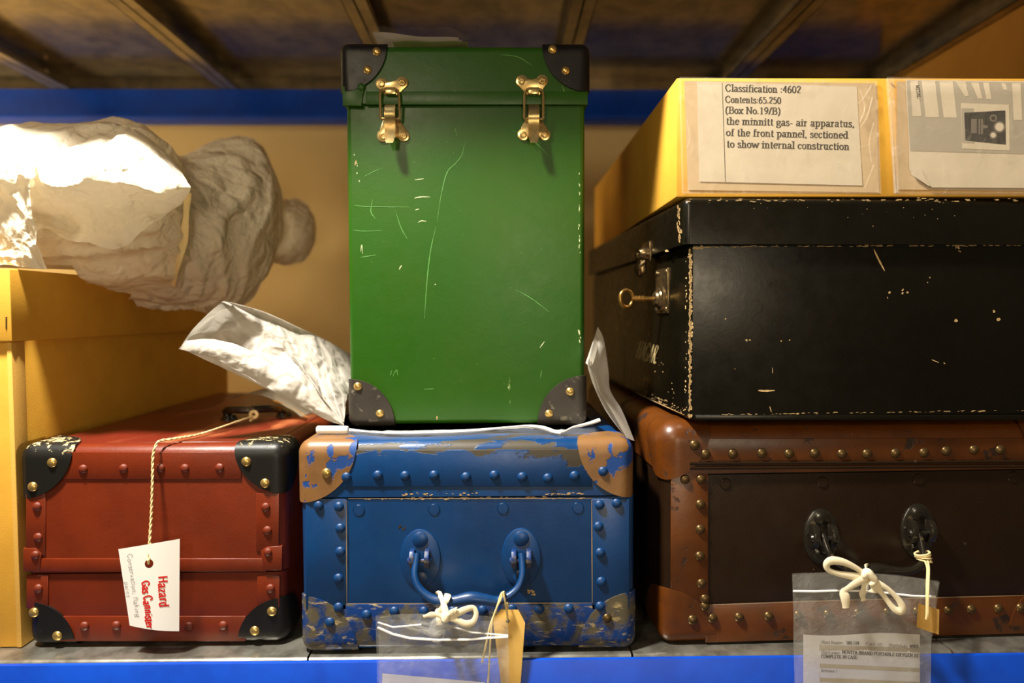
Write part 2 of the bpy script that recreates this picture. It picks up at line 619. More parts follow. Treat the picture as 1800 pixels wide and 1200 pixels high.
# ------------------------------------------------------------------ lettering (own skeleton alphabet)
# strokes "x,y x,y ..." smoothed when longer than two points; '|' parts strokes; '^' marks serif spots
GL = {
 'C': (.72, '.62,.74 .50,.95 .33,.99 .10,.76 .08,.42 .26,.03 .44,.01 .62,.22', '', '.62,.74 .62,.99'),
 'G': (.76, '.62,.74 .50,.95 .33,.99 .10,.76 .08,.42 .26,.03 .44,.01 .62,.12|.62,.02 .62,.42|.40,.42 .68,.42', '.62,.42', ''),
 'B': (.68, '.18,.02 .18,.98|.18,.98 .42,.98 .54,.86 .50,.60 .38,.52 .18,.52|.38,.52 .56,.44 .60,.24 .48,.03 .18,.02', '.10,.98 .10,.02', ''),
 'N': (.78, '.15,.02 .15,.98|.15,.98 .62,.02|.62,.02 .62,.98', '.12,.98 .15,.02 .62,.98', ''),
 'O': (.76, '.36,.99 .12,.82 .08,.45 .22,.05 .38,.01 .60,.18 .66,.55 .54,.94 .36,.99', '', ''),
 'V': (.72, '.08,.98 .36,.02|.36,.02 .64,.98', '.08,.98 .64,.98', ''),
 'I': (.38, '.19,.02 .19,.98', '.19,.02 .19,.98', ''),
 'T': (.66, '.33,.02 .33,.98|.06,.97 .60,.97|.06,.97 .06,.80|.60,.97 .60,.80', '.33,.02', ''),
 'A': (.72, '.10,.02 .36,.98|.36,.98 .62,.02|.18,.34 .54,.34', '.10,.02 .62,.02', ''),
 'R': (.72, '.18,.02 .18,.98|.18,.98 .42,.98 .56,.84 .52,.60 .38,.52 .18,.52|.38,.52 .64,.02', '.14,.98 .18,.02 .66,.02', ''),
 'D': (.74, '.18,.02 .18,.98|.18,.98 .42,.96 .62,.74 .64,.34 .50,.06 .18,.02', '.12,.98 .12,.02', ''),
 'P': (.64, '.18,.02 .18,.98|.18,.98 .42,.98 .56,.84 .52,.56 .38,.46 .18,.46', '.12,.98 .18,.02', ''),
 'L': (.64, '.18,.02 .18,.98|.18,.02 .56,.02|.56,.02 .58,.24', '.18,.98 .12,.02', ''),
 'E': (.66, '.18,.02 .18,.98|.18,.97 .56,.97|.56,.97 .57,.78|.18,.52 .46,.52|.18,.02 .58,.02|.58,.02 .60,.22', '.12,.98 .12,.02', ''),
 'X': (.74, '.12,.98 .60,.02|.60,.98 .12,.02', '.12,.98 .60,.02 .60,.98 .12,.02', ''),
 'Y': (.72, '.08,.98 .36,.46|.64,.98 .36,.46|.36,.46 .36,.02', '.08,.98 .64,.98 .36,.02', ''),
 'M': (.94, '.15,.02 .15,.98|.15,.98 .46,.10|.46,.10 .78,.98|.78,.98 .78,.02', '.12,.98 .82,.98 .15,.02 .78,.02', ''),
 'S': (.58, '.48,.78 .40,.96 .22,.98 .12,.80 .20,.60 .40,.44 .48,.24 .36,.03 .18,.03 .08,.24', '', ''),
 'W': (.98, '.06,.98 .26,.02|.26,.02 .48,.90|.48,.90 .68,.02|.68,.02 .90,.98', '.06,.98 .90,.98', ''),
 'H': (.80, '.17,.02 .17,.98|.63,.02 .63,.98|.17,.52 .63,.52', '.17,.98 .17,.02 .63,.98 .63,.02', ''),
 'a': (.52, '.08,.50 .18,.66 .32,.64 .36,.48 .36,.10|.36,.10 .42,.01 .50,.06|.36,.38 .14,.30 .07,.14 .16,.01 .36,.14', '', ''),
 'b': (.56, '.14,.02 .14,1.0|.14,.52 .28,.66 .44,.56 .48,.30 .38,.05 .24,.01 .14,.10', '.09,1.0', ''),
 'c': (.46, '.40,.50 .32,.65 .18,.62 .08,.40 .12,.12 .24,.01 .40,.14', '', ''),
 'd': (.58, '.42,.02 .42,1.0|.42,.54 .28,.66 .12,.56 .08,.30 .16,.05 .28,.01 .42,.12', '.36,1.0 .48,.02', ''),
 'e': (.48, '.09,.38 .42,.38|.42,.38 .38,.60 .24,.67 .10,.50 .08,.26 .20,.02 .42,.14', '', ''),
 'f': (.38, '.18,.02 .18,.72 .24,.97 .38,.94|.06,.65 .32,.65', '.18,.02', ''),
 'g': (.52, '.24,.66 .09,.52 .12,.30 .24,.24 .38,.34 .38,.56 .24,.66|.38,.62 .50,.64|.16,.26 .10,.10 .40,.04 .46,-.14 .26,-.30 .06,-.20 .14,-.02', '', ''),
 'h': (.60, '.15,.02 .15,1.0|.15,.50 .28,.66 .42,.58 .44,.40 .44,.02', '.10,1.0 .15,.02 .45,.02', ''),
 'i': (.30, '.15,.02 .15,.66|.15,.84 .15,.96', '.10,.66 .15,.02', ''),
 'j': (.30, '.17,.66 .17,-.10 .04,-.28|.17,.84 .17,.96', '.12,.66', ''),
 'k': (.58, '.15,.02 .15,1.0|.42,.64 .16,.30|.24,.38 .46,.02', '.10,1.0 .15,.02 .46,.02 .42,.64', ''),
 'l': (.30, '.15,.02 .15,1.0', '.10,1.0 .15,.02', ''),
 'm': (.88, '.15,.02 .15,.66|.15,.50 .28,.66 .40,.58 .42,.40 .42,.02|.42,.50 .56,.66 .70,.58 .71,.40 .71,.02', '.10,.66 .15,.02 .42,.02 .72,.02', ''),
 'n': (.60, '.15,.02 .15,.66|.15,.50 .28,.66 .42,.58 .44,.40 .44,.02', '.10,.66 .15,.02 .45,.02', ''),
 'o': (.52, '.25,.67 .09,.52 .09,.20 .25,.01 .42,.18 .42,.50 .25,.67', '', ''),
 'p': (.58, '.15,-.30 .15,.66|.15,.54 .28,.67 .44,.56 .48,.32 .38,.05 .26,.01 .15,.10', '.10,.66 .15,-.30', ''),
 'r': (.44, '.15,.02 .15,.66|.15,.46 .26,.64 .38,.58', '.10,.66 .15,.02', ''),
 's': (.42, '.34,.52 .26,.66 .12,.62 .10,.44 .26,.34 .36,.18 .26,.01 .12,.04 .06,.18', '', ''),
 't': (.36, '.17,.90 .17,.12 .24,.01 .34,.08|.05,.65 .32,.65', '', ''),
 'u': (.60, '.15,.66 .15,.16 .26,.01 .42,.14|.42,.66 .42,.02', '.10,.66 .38,.66 .48,.02', ''),
 'v': (.54, '.06,.66 .26,.02|.26,.02 .46,.66', '.06,.66 .46,.66', ''),
 'w': (.80, '.05,.66 .22,.02|.22,.02 .40,.62|.40,.62 .56,.02|.56,.02 .74,.66', '.05,.66 .74,.66', ''),
 'x': (.54, '.08,.66 .44,.02|.44,.66 .08,.02', '.08,.66 .44,.02 .44,.66 .08,.02', ''),
 'y': (.54, '.06,.66 .26,.04|.46,.66 .20,-.24 .06,-.26', '.06,.66 .46,.66', ''),
 'z': (.48, '.07,.64 .40,.64|.40,.64 .07,.03|.07,.03 .42,.03', '', ''),
 '0': (.54, '.26,.99 .10,.76 .10,.24 .26,.01 .43,.24 .43,.76 .26,.99', '', ''),
 '1': (.54, '.28,.02 .28,.98|.14,.84 .28,.97', '.28,.02', ''),
 '2': (.54, '.10,.76 .20,.98 .40,.92 .42,.68 .10,.08|.08,.06 .46,.06', '', ''),
 '4': (.54, '.36,.02 .36,.98|.36,.98 .05,.32|.05,.30 .48,.30', '', ''),
 '5': (.54, '.44,.95 .16,.95|.16,.95 .12,.58|.12,.58 .32,.62 .46,.42 .40,.10 .20,.01 .06,.10', '', ''),
 '6': (.54, '.42,.98 .20,.80 .09,.40 .14,.08 .28,.01 .44,.18 .42,.46 .28,.58 .12,.44', '', ''),
 '8': (.54, '.26,.99 .11,.80 .26,.54 .43,.28 .26,.01 .09,.26 .26,.54 .41,.78 .26,.99', '', ''),
 '9': (.54, '.12,.02 .34,.22 .44,.60 .40,.90 .26,.99 .10,.82 .12,.54 .26,.44 .42,.58', '', ''),
 ':': (.30, '.15,.04 .15,.16|.15,.48 .15,.60', '', ''), '.': (.26, '.13,.02 .13,.14', '', ''),
 ',': (.26, '.13,.14 .14,.02 .08,-.14', '', ''), '-': (.38, '.06,.30 .32,.30|.06,.33 .32,.33', '', ''),
 '/': (.36, '.05,-.02 .31,1.0', '', ''), '(': (.36, '.28,1.06 .12,.70 .12,.14 .28,-.24', '', ''), ')': (.36, '.08,1.06 .24,.70 .24,.14 .08,-.24', '', ''),
 ';': (.30, '.15,.14 .15,.02 .10,-.14|.15,.48 .15,.60', '', ''), ' ': (.30, '', '', ''),
}


def text(bm, s, fn, mi, p0, p1, h, thick=.17, thin=.06, serif=True, slant=0.0, wob=0.0, narrow=None):
    """lay s along the line p0 -> p1 (2-D surface coordinates, v growing downwards) with cap height h; fn maps (u, v) to a point"""
    p0, p1 = V(p0), V(p1)
    L = (p1 - p0).length
    ex = (p1 - p0).normalized()
    ey = V((ex.y, -ex.x))              # up, as v grows downwards
    adv = sum(GL[c][0] for c in s)
    sx = L / adv
    x = 0.0
    rnd = random.Random(len(s) * 7 + 3)

    def put(a, b):
        q = p0 + ex * ((a + slant * b * .3) * sx if slant else a * sx) + ey * (b * h)
        return fn(q.x, q.y)
    for c in s:
        w, st, sf, _ = GL[c]
        jy = rnd.uniform(-wob, wob)
        js = 1 + rnd.uniform(-wob, wob) * 1.5
        for k in filter(None, st.split('|')):
            pts = [tuple(map(float, q.split(','))) for q in k.split()]
            sp = spline([(a, b, 0) for a, b in pts], 5) if len(pts) > 2 else [V((a, b, 0)) for a, b in pts]
            prev = None
            for i, q in enumerate(sp):
                a = sp[max(i - 1, 0)]
                b = sp[min(i + 1, len(sp) - 1)]
                d = V(((b.x - a.x) * sx, (b.y - a.y) * h))
                d = d.normalized() if d.length > 1e-9 else V((0, 1))
                tw = (thin + (thick - thin) * abs(d.y)) * .5 * h
                nx, ny = -d.y * tw / sx, d.x * tw / h
                e = .03 if (len(sp) == 2 and serif) else 0
                l = put(x + q.x + nx, q.y * js + jy + ny)
                r = put(x + q.x - nx, q.y * js + jy - ny)
                if prev:
                    decal(bm, (prev[0], prev[1], r, l), mi)
                prev = (l, r)
        if serif:
            for k in sf.split():
                a, b = map(float, k.split(','))
                hw, ht = .15, thin * .55
                decal(bm, [put(x + a - hw, b - ht), put(x + a + hw, b - ht), put(x + a + hw, b + ht), put(x + a - hw, b + ht)], mi)
        x += w


def scratch(bm, fn, pts, w, mi):
    """tapering mark through 2-D points on a face"""
    sp = spline([(a, b, 0) for a, b in pts], 6) if len(pts) > 2 else [V((pts[0][0] * (1 - t) + pts[1][0] * t, pts[0][1] * (1 - t) + pts[1][1] * t, 0)) for t in (0, .25, .5, .75, 1)]
    prev = None
    n = len(sp)
    for i, q in enumerate(sp):
        a, b = sp[max(i - 1, 0)], sp[min(i + 1, n - 1)]
        d = (b - a).normalized()
        ww = w * (.25 + .75 * math.sin(math.pi * (i + .35) / (n - .3))) * random.uniform(.75, 1.2)
        l, r = fn(q.x - d.y * ww / 2, q.y + d.x * ww / 2), fn(q.x + d.y * ww / 2, q.y - d.x * ww / 2)
        if prev:
            decal(bm, (prev[0], prev[1], r, l), mi)
        prev = (l, r)


def chips(bm, fn, line, n, size, mi, jit=.6, aspect=2.0):
    """ragged chips of lost paint strewn along a line on a face"""
    (x0, y0), (x1, y1) = line
    L = math.hypot(x1 - x0, y1 - y0)
    ux, uy = (x1 - x0) / L, (y1 - y0) / L
    for k in range(n):
        t = random.random()
        o = random.gauss(0, jit)
        s = size * random.uniform(.4, 1.3)
        cx, cy = x0 + ux * L * t - uy * o, y0 + uy * L * t + ux * o
        m = random.randint(6, 9)
        pts = []
        for j in range(m):
            a = 2 * math.pi * j / m
            rr = s * random.uniform(.55, 1.1)
            pa, pb = rr * aspect * math.cos(a), rr * math.sin(a)
            pts.append(fn(cx + ux * pa - uy * pb, cy + uy * pa + ux * pb))
        decal(bm, pts, mi)


def crump(p, f, amp):
    """creased-paper height: folded noise octaves"""
    s, a = 0.0, 1.0
    q = V(p) * f
    for k in range(4):
        s += a * (.5 - abs(noise.noise(q + V((k * 7.3, k * 3.1, 0)))) * 1.6)
        q = q * 2.1
        a *= .5
    return s * amp


# ================================================================== setting
ZS = P(820, 1148, .745).z           # top of the shelf deck
ZU = P(500, 157, 1.5).z             # top of the upper rear beam's step
ZT = ZU + .034                      # underside of the upper panels
PW = .358                           # panel width


def prism_x(bm, prof, x0, x1, mi=0):
    """profile [(y, z)] swept along x"""
    a = [bm.verts.new((x0, p[0], p[1])) for p in prof]
    b = [bm.verts.new((x1, p[0], p[1])) for p in prof]
    n = len(prof)
    fs = [bm.faces.new(a), bm.faces.new(b)]
    for k in range(n):
        fs.append(bm.faces.new((a[k], a[(k + 1) % n], b[(k + 1) % n], b[k])))
    for f in fs:
        f.material_index = mi


bm = B(); box(bm, -2.2, .90, 1.62, 1.68, -1.3, 1.25)
struct(obj('wall_back', bm, 'wall', smooth=False))
bm = B(); box(bm, .83, .88, .9, 1.615, -1.3, 1.25)
struct(obj('wall_right', bm, 'wallo', smooth=False))
bm = B(); box(bm, -2.2, 1.6, -2.4, 1.68, -1.35, -1.3)
struct(obj('floor', bm, 'floor', smooth=False))

# blue racking beams
bt = P(500, 1166, .718).z
bm = B()
prism_x(bm, [(.718, bt), (.7185, bt + .0008), (.7225, bt + .0008), (.7232, bt - .004), (.7232, ZS - .036), (.768, ZS - .036), (.768, ZS - .105), (.718, ZS - .105)], -1.3, .82)
tag(obj('racking_beam', bm, 'beam'), 'bright blue steel beam along the front edge of the lower shelf', 'shelf beam')
z1 = P(500, 209, 1.5).z
bm = B()
prism_x(bm, [(1.5, ZU), (1.545, ZU), (1.545, ZT - .001), (1.55, ZT - .001), (1.55, z1), (1.504, z1), (1.498, z1 + .004), (1.498, z1 + .012), (1.5, z1 + .015)], -1.6, .825)
tag(obj('racking_beam', bm, 'beam'), 'dark blue steel beam at the back under the upper shelf', 'shelf beam')
bm = B()
prism_x(bm, [(.718, ZT), (.7225, ZT), (.7232, ZU - .001), (.768, ZU - .001), (.768, ZU - .062), (.718, ZU - .062)], -1.3, .82)
tag(obj('racking_beam', bm, 'beam'), 'blue steel beam along the front of the upper shelf above the picture', 'shelf beam')


def panel_mesh(x0, x1, z, y0, y1, nose, mat, flange=.034, lip=.02, bolts=()):
    bm = B()
    t = .0012
    pr = [(y1, z), (y0 + nose, z)]
    for k in range(1, 7):
        a = math.pi / 2 * k / 6
        pr.append((y0 + nose - nose * math.sin(a), z - nose + nose * math.cos(a)))
    pr += [(y0, z - flange), (y0 + .014, z - flange), (y0 + .014, z - flange + t), (y0 + t, z - flange + t)]
    for k in range(6, 0, -1):
        a = math.pi / 2 * k / 6
        pr.append((y0 + nose - (nose - t) * math.sin(a), z - nose + (nose - t) * math.cos(a)))
    pr += [(y0 + nose, z - t), (y1 - t, z - t), (y1 - t, z - flange), (y1, z - flange)]
    prism_x(bm, pr, x0, x1)
    for s in (0, 1):
        xa, xb = (x0, x0 + t) if s == 0 else (x1 - t, x1)
        box(bm, xa, xb, y0 + .012, y1 - .001, z - flange, z - t)
        xa, xb = (x0, x0 + lip) if s == 0 else (x1 - lip, x1)
        box(bm, xa, xb, y0 + .014, y1 - .003, z - flange, z - flange + t)
        xa, xb = (x0 + lip - t, x0 + lip) if s == 0 else (x1 - lip, x1 - lip + t)
        box(bm, xa, xb, y0 + .014, y1 - .003, z - flange, z - flange + .009)
    return bm


seam = P(540, 1155, .737).x
names = ['under the yellow box and oxblood case', 'in the middle under the blue case', 'under the brown studded trunk', 'at the far right edge']
for k in range(4):
    x0 = seam + (k - 1) * PW
    bm = panel_mesh(x0 + .0012, min(x0 + PW - .0012, .826), ZS, .737, 1.52, .006, 'deck')
    tag(obj('shelf_panel', bm, 'deck'), 'grey galvanised lower shelf panel ' + names[k], 'shelf panel', 'lower shelf deck panels')
seam = P(402, 157, 1.5).x
names = ['leftmost', 'over the white wrapped bundle', 'over the tissue paper', 'directly over the green case',
         'between the green case and right yellow box', 'over the right yellow box', 'against the orange side wall']
for k in range(7):
    x0 = seam + (k - 2) * PW
    x1 = min(x0 + PW, .827)
    if x1 - x0 < .05:
        continue
    bm = panel_mesh(x0 + .0003, x1 - .0003, ZT + .0012, .7245, 1.536, .004, 'galv')
    o = tag(obj('shelf_panel', bm, 'galv'), 'galvanised upper shelf panel seen from below, ' + names[k], 'shelf panel', 'upper shelf panels')
    if k in (1, 2):
        bm = B()
        lathe(bm, [(0, .006), (.004, .0055), (.0066, .003), (.0066, 0)], (x0 + .0014, 1.45, ZT - .014), (1, 0, 0), 14)
        obj('bolt', bm, 'bolt', o)


# ================================================================== shared builders
def pxbox(xl, xr, yt, yb, Yf):
    a, b = cur.pt(xl, (yt + yb) / 2, Yf), cur.pt(xr, (yt + yb) / 2, Yf)
    xm = (xl + xr) / 2
    return a.x, b.x, cur.pt(xm, yb, Yf).z, cur.pt(xm, yt, Yf).z


def strip(name, xl, xr, yt, yb, Yf, mat, parent, th=.0014, bev=.0006, label=None, dyr=0):
    """flat reinforcing band on a front face, outline in picture coordinates of that face"""
    c = [cur.pt(x, y, Yf) for x, y in ((xl, yb), (xr, yb + dyr), (xr, yt + dyr), (xl, yt))]
    bm = B()
    plate(bm, [(p.x, p.z) for p in c], Yf - th, Yf + .001, bev)
    return obj(name, bm, mat, parent, label)


def studs(pts, Yf, r, mat, parent, **kw):
    for x, y in pts:
        rivet(cur.pt(x, y, Yf), r, mat, parent, **kw)


def ribbon_tape(bm, pts, w, t=.0009, n=8, mi=0, up=None, wv=None):
    sp = spline(pts, n)
    m = len(sp)
    rad = [w / 2 * (wv(k / (m - 1)) if wv else 1.0) * (1 + .22 * math.sin(11 * k / (m - 1) + w * 4000)) for k in range(m)]
    tube(bm, sp, rad, 10, mi=mi, flat=(up or (0, -1, 0), t / w * 2))


def cord(bm, pts, r, n=8, ply=2, turns=60, mi=0):
    sp = spline(pts, n)
    L = [0]
    for a, b in zip(sp, sp[1:]):
        L.append(L[-1] + (b - a).length)
    if ply == 1:
        tube(bm, sp, r, 8, mi=mi)
        return
    for q in range(ply):
        out = []
        for k, p in enumerate(sp):
            t = (sp[min(k + 1, len(sp) - 1)] - sp[max(k - 1, 0)]).normalized()
            u = t.orthogonal().normalized() if abs(t.y) > .95 else (V((0, 1, 0)) - t * t.y).normalized()
            v = t.cross(u)
            a = L[k] * turns * 2 * math.pi + q * 2 * math.pi / ply
            out.append(p + (u * math.cos(a) + v * math.sin(a)) * r * .5)
        tube(bm, out, r * .58, 6, mi=mi)


# ================================================================== red case
cur = WORLD
YR = P(270, 1131, .76)
YR = .7665
x0, x1, zb, zt = pxbox(40, 503, 783, 1131, YR)
zb = ZS + .003
zm = P(270, 1006.5, YR).z
red = thing('suitcase', 'oxblood red fibre case with black leather corners and white hazard tag', 'suitcase', ((x0 + x1) / 2, YR + .25, ZS))
bm = B()
box(bm, x0 + .003, x1 - .003, YR + .002, YR + .52, zb, zm - .0012, .012, 4, flat='t')
decal_f = lambda x, y: P(x, y, YR + .0016)
base = obj('base', bm, 'red', red)
bm = B()
box(bm, x0, x1, YR, YR + .523, zm + .0012, zt, .014, 5, flat='b')
f = lambda x, y: P(x, y, YR - .0003)
lid = obj('lid', bm, 'red', red)
bm = B()
box(bm, x0 + .018, x1 - .018, YR + .018, YR + .507, zt - .006, zt + .0008, .0005, 1)
obj('lid_top', bm, 'redt', red, 'scuffed brownish top')
bm = B()
box(bm, x0 + .008, x1 - .008, YR + .008, YR + .515, zm - .006, zm + .006)
obj('neck', bm, 'darkgap', red)
for nm, a, pts in (
        ('top_band', (112, 425, 794, 842), ((146, 824), (217, 823), (282, 822), (325, 823), (386, 822))),
        ('side_band', (47, 81, 866, 975), ((65, 890), (67, 944))),
        ('side_band', (451, 491, 866, 968), ((467, 891), (470, 932)))):
    s = strip(nm, *a, YR, 'red', red)
    studs(pts, YR - .0014, .0052, 'red', s)
strip('rim_band', 68, 468, 981, 1004, YR, 'red', red, .0012)
for a, q in (((43, 77, 962, 1003), (62, 975)), ((459, 497, 960, 1001), (471, 970))):
    p_ = [cur.pt(x, y, YR) for x, y in ((a[0], a[2]), (a[1] - 12, a[2]), (a[1] - 2, a[2] + 10), (a[1] - 6, a[3]), (a[0], a[3]))] if a[0] < 200 else \
         [cur.pt(x, y, YR) for x, y in ((a[1], a[2] - 2), (a[0] + 10, a[2]), (a[0], a[2] + 8), (a[0] + 6, a[3]), (a[1], a[3]))]
    bm = B()
    plate(bm, [(p.x, p.z) for p in p_], YR - .0024, YR + .001, .0008)
    s = obj('corner_patch', bm, 'red', red)
    rivet(cur.pt(*q, YR - .0024), .0048, 'red', s)
for a, q in (((48, 86, 1010, 1068), (67, 1034)), ((453, 492, 1010, 1066), (475, 1034))):
    s = strip('side_band', *a, YR + .002, 'red', red, .0016)
    rivet(cur.pt(*q, YR), .0052, 'red', s)
s = strip('bottom_band', 105, 432, 1082, 1126, YR + .002, 'red', red)
studs(((148, 1100), (204, 1099), (268, 1100), (332, 1101), (392, 1099)), YR, .0052, 'red', s)
for sx, sz, xx, zz, yy, R_, mt, rv in (
        (1, -1, x0, zt, YR, .060, 'leatherc', ((92, 813), (58, 855))), (-1, -1, x1, zt, YR, .056, 'leatherc', ((433, 811), (466, 849))),
        (1, 1, x0 + .003, zb, YR + .002, .052, 'leather', ((60, 1076), (101, 1117))), (-1, 1, x1 - .003, zb, YR + .002, .054, 'leather', ((478, 1074), (448, 1108)))):
    c = corner('corner_cap', xx, yy, zz, sx, sz, R_, R_ * .98, R_ * .9, .013, mt, red, .0028)
    studs(rv, yy - .0024, .0056, 'brass', c)
bm = B()
hx = P(452, 735, .96)
for k in (-1, 1):
    lathe(bm, [(0, .009), (.008, .008), (.011, .003), (.012, 0)], (hx.x + k * .034, .96 + k * .012, zt), (0, 0, 1), 14)
tube(bm, spline([(hx.x - .034, .948, zt + .006), (hx.x - .03, .93, zt + .016), (hx.x, .922, zt + .018), (hx.x + .03, .945, zt + .016), (hx.x + .034, .972, zt + .006)], 6), .0052, 8)
obj('handle', bm, 'iron', red, 'dark carrying handle on the top')

# its tag, card and string
hang = thing('hazard_tag', 'white card tag with red handwriting on string before the oxblood case', 'tag', P(262, 1107, .742))
YT = .744
c = [(208, 961), (316, 952), (315, 1107), (228, 1102)]


def tagpt(u, v, off=0.0):                 # u, v 0..1 over the card, slight curl
    a = V((208 + (316 - 208) * u, 961 - 9 * u)) * (1 - v) + V((228 + (315 - 228) * u, 1102 + 5 * u + 3 * math.sin(math.pi * u))) * v
    return P(a.x, a.y, YT - .004 * math.sin(math.pi * u) + .004 * v - off)


def tagpx(px, py, off=.0003):
    v = (py - 957) / (1105 - 957)
    l, r = 208 + 20 * v, 316 - v
    return tagpt((px - l) / (r - l), v, off)


bm = B()
hc = V((262, 990))
ring = [(hc.x + 7.6 * math.cos(a), hc.y + 7.6 * math.sin(a)) for a in [2 * math.pi * k / 28 for k in range(28)]]


def border(a):
    d = V((math.cos(a), math.sin(a)))
    best = 1e9
    q = [(208, 961), (316, 952), (315, 1107), (228, 1102)]
    for k in range(4):
        p1, p2 = V(q[k]), V(q[(k + 1) % 4])
        e = p2 - p1
        den = d.x * e.y - d.y * e.x
        if abs(den) < 1e-9:
            continue
        w = p1 - hc
        t = (w.x * e.y - w.y * e.x) / den
        s_ = (w.x * d.y - w.y * d.x) / den
        if t > 0 and -1e-6 <= s_ <= 1 + 1e-6:
            best = min(best, t)
    return best


angs = sorted([2 * math.pi * k / 72 for k in range(72)] + [math.atan2(b - hc.y, a - hc.x) % (2 * math.pi) for a, b in c])
prev = None
for k in range(len(angs) + 1):
    a = angs[k % len(angs)]
    L_ = border(a)
    row = []
    for j in range(9):
        rr = 7.6 + (L_ - 7.6) * j / 8
        row.append((hc.x + rr * math.cos(a), hc.y + rr * math.sin(a)))
    if prev:
        for j in range(8):
            for off in (0, -.0007):
                decal(bm, [tagpx(*prev[j], off), tagpx(*prev[j + 1], off), tagpx(*row[j + 1], off), tagpx(*row[j], off)], 0)
        for j in (0, 8):
            decal(bm, [tagpx(*prev[j], 0), tagpx(*row[j], 0), tagpx(*row[j], -.0007), tagpx(*prev[j], -.0007)], 0)
    prev = row
bmesh.ops.remove_doubles(bm, verts=bm.verts, dist=1e-6)
text(bm, 'Hazard', lambda u, v: tagpx(u, v), 1, (278, 1012), (281, 1066), 17, .16, .13, False, 0, .05)
text(bm, 'Gas Cannister', lambda u, v: tagpx(u, v), 1, (249, 1020), (257, 1103), 14, .19, .15, False, 0, .06)
text(bm, 'Conservation; flaking', lambda u, v: tagpx(u, v), 2, (223, 971), (239, 1085), 8, .07, .06, False, .1, .08)
text(bm, 'paint', lambda u, v: tagpx(u, v), 2, (218, 1021), (222.5, 1050), 7, .07, .06, False, .1, .08)
obj('card', bm, ['paperw', 'inkr', 'ink'], hang, smooth=True)
bm = B()
kn = P(446, 731, .917)
ZR = zt + .0045
TP = lambda x, y, h=0.0: WORLD.pz(x, y, ZR + h)
top = [kn, TP(410, 743, .004), TP(350, 763), TP(312, 770, .001), P(284, 774, .768), P(275, 781, .7600), P(269, 800, .757), P(268, 845, .753), P(266, 900, .750), P(263, 950, .7445), P(262, 984, .7405)]
cord(bm, top, .0016, 10, 2, 75)
cord(bm, [P(262, 984, .7405), P(261, 990, .744), P(260, 975, .749), P(263, 950, .7465)], .0012, 6, 1)
tube(bm, [P(446 + 6 * math.cos(a), 728.5 + 5.5 * math.sin(a), .915) for a in [2 * math.pi * k / 16 for k in range(16)]], .0022, 8, True)
tube(bm, [P(446, 734, .916), P(442, 737.5, .917), P(440, 738.5, .915)], .002, 8)
obj('string', bm, 'string', hang)

card = thing('index_card', 'curved white card lying behind the dark handle on the oxblood case', 'card', P(470, 720, .97))
bm = B()


def cardf(u, v):
    px = 392 + 135 * u
    py = 709 - 26 * math.sin(math.pi * (.15 + .80 * u)) + 22 * u * u + 6
    p = P(px, py, .965)
    return p + V((.02 * v, .13 * v, .002 * v))


sheet(bm, cardf, 16, 8)
bmesh.ops.solidify(bm, geom=bm.faces[:], thickness=.0012)
obj('sheet', bm, 'paper', card)
slip = thing('manila_slip', 'curled manila slip beside the handle on the oxblood case', 'tag', P(515, 745, .95))
bm = B()
sheet(bm, lambda u, v: P(478 + 56 * u + 8 * v, 703 + 27 * u ** 1.6 + 4 * v, .925 + .03 * v + .012 * math.sin(3 * u)), 12, 4)
bmesh.ops.solidify(bm, geom=bm.faces[:], thickness=.0008)
obj('sheet', bm, 'manila', slip)

# ================================================================== blue case
YB = .7455
x0, x1, zb, zt = pxbox(528, 1117, 766, 1147, YB)
zb = ZS + .0025
zt = ZB = P(820, 771, .7595).z      # top of the blue case
zm = P(820, 873, YB).z
blue = thing('suitcase', 'scuffed blue painted travelling case with studded edges and a drop handle', 'suitcase', ((x0 + x1) / 2, YB + .2, ZS))
f = lambda x, y, o=.0003: P(x, y, YB - o)
bm = B()
box(bm, x0, x1, YB, YB + .40, zb, zm - .0008, .012, 4, flat='t')
chips(bm, f, ((700, 876), (960, 874)), 40, 1.1, 1, 1.0, 3.5)
chips(bm, f, ((629, 877), (1040, 875)), 60, .7, 1, .6, 5)
chips(bm, f, ((928, 1038), (940, 1040)), 12, 2.2, 1, 3, 1.2)
chips(bm, f, ((705, 930), (712, 920)), 7, 1.6, 2, 5, 1.4)
obj('body', bm, ['blue', 'scrk', 'rivetb'], blue)
x0l, x1l, _, _ = pxbox(525, 1112, 766, 873, YB)
bm = B()
box(bm, x0l, x1l, YB - .001, YB + .402, zm + .0008, zt, .014, 5, flat='b')
fl = lambda x, y: P(x, y, YB - .0013)
chips(bm, fl, ((700, 869), (840, 868)), 22, 1.2, 1, 1.2, 2.5)
chips(bm, fl, ((960, 868), (1030, 867)), 18, 1.0, 1, .7, 3.5)
obj('lid', bm, ['bluelid', 'scrk'], blue)
bm = B()
box(bm, x0 + .006, x1 - .006, YB + .004, YB + .395, zm - .005, zm + .005)
obj('neck', bm, 'darkgap', blue)
s = strip('lid_band', 600, 1040, 790, 855, YB - .001, 'bluelid', blue, .0013, .0008)
studs(((609, 838), (664, 835), (712, 836), (763, 835), (819, 838), (869, 835), (918, 838), (963, 840), (1010, 836)), YB - .0023, .0056, 'blue', s)
for xa, pts in (((538, 609), ((560, 888), (596, 890), (598, 928), (598, 969), (595, 1016), (595, 1067))),
                ((1040, 1106), ((1054, 887), (1084, 884), (1052, 925), (1055, 971), (1057, 1022), (1055, 1065)))):
    s = strip('side_band', xa[0], xa[1], 876, 1062 + 8, YB, 'blue', blue, .0014)
    studs(pts, YB - .0014, .0056, 'blue', s)
s = strip('bottom_band', 600, 1046, 1061, 1133, YB, 'bluelow', blue, .0014)
studs(((644, 1080), (693, 1074), (745, 1074), (796, 1073), (848, 1072), (900, 1070), (948, 1070), (1000, 1069)), YB - .0014, .0056, 'blue', s)
bm = B()
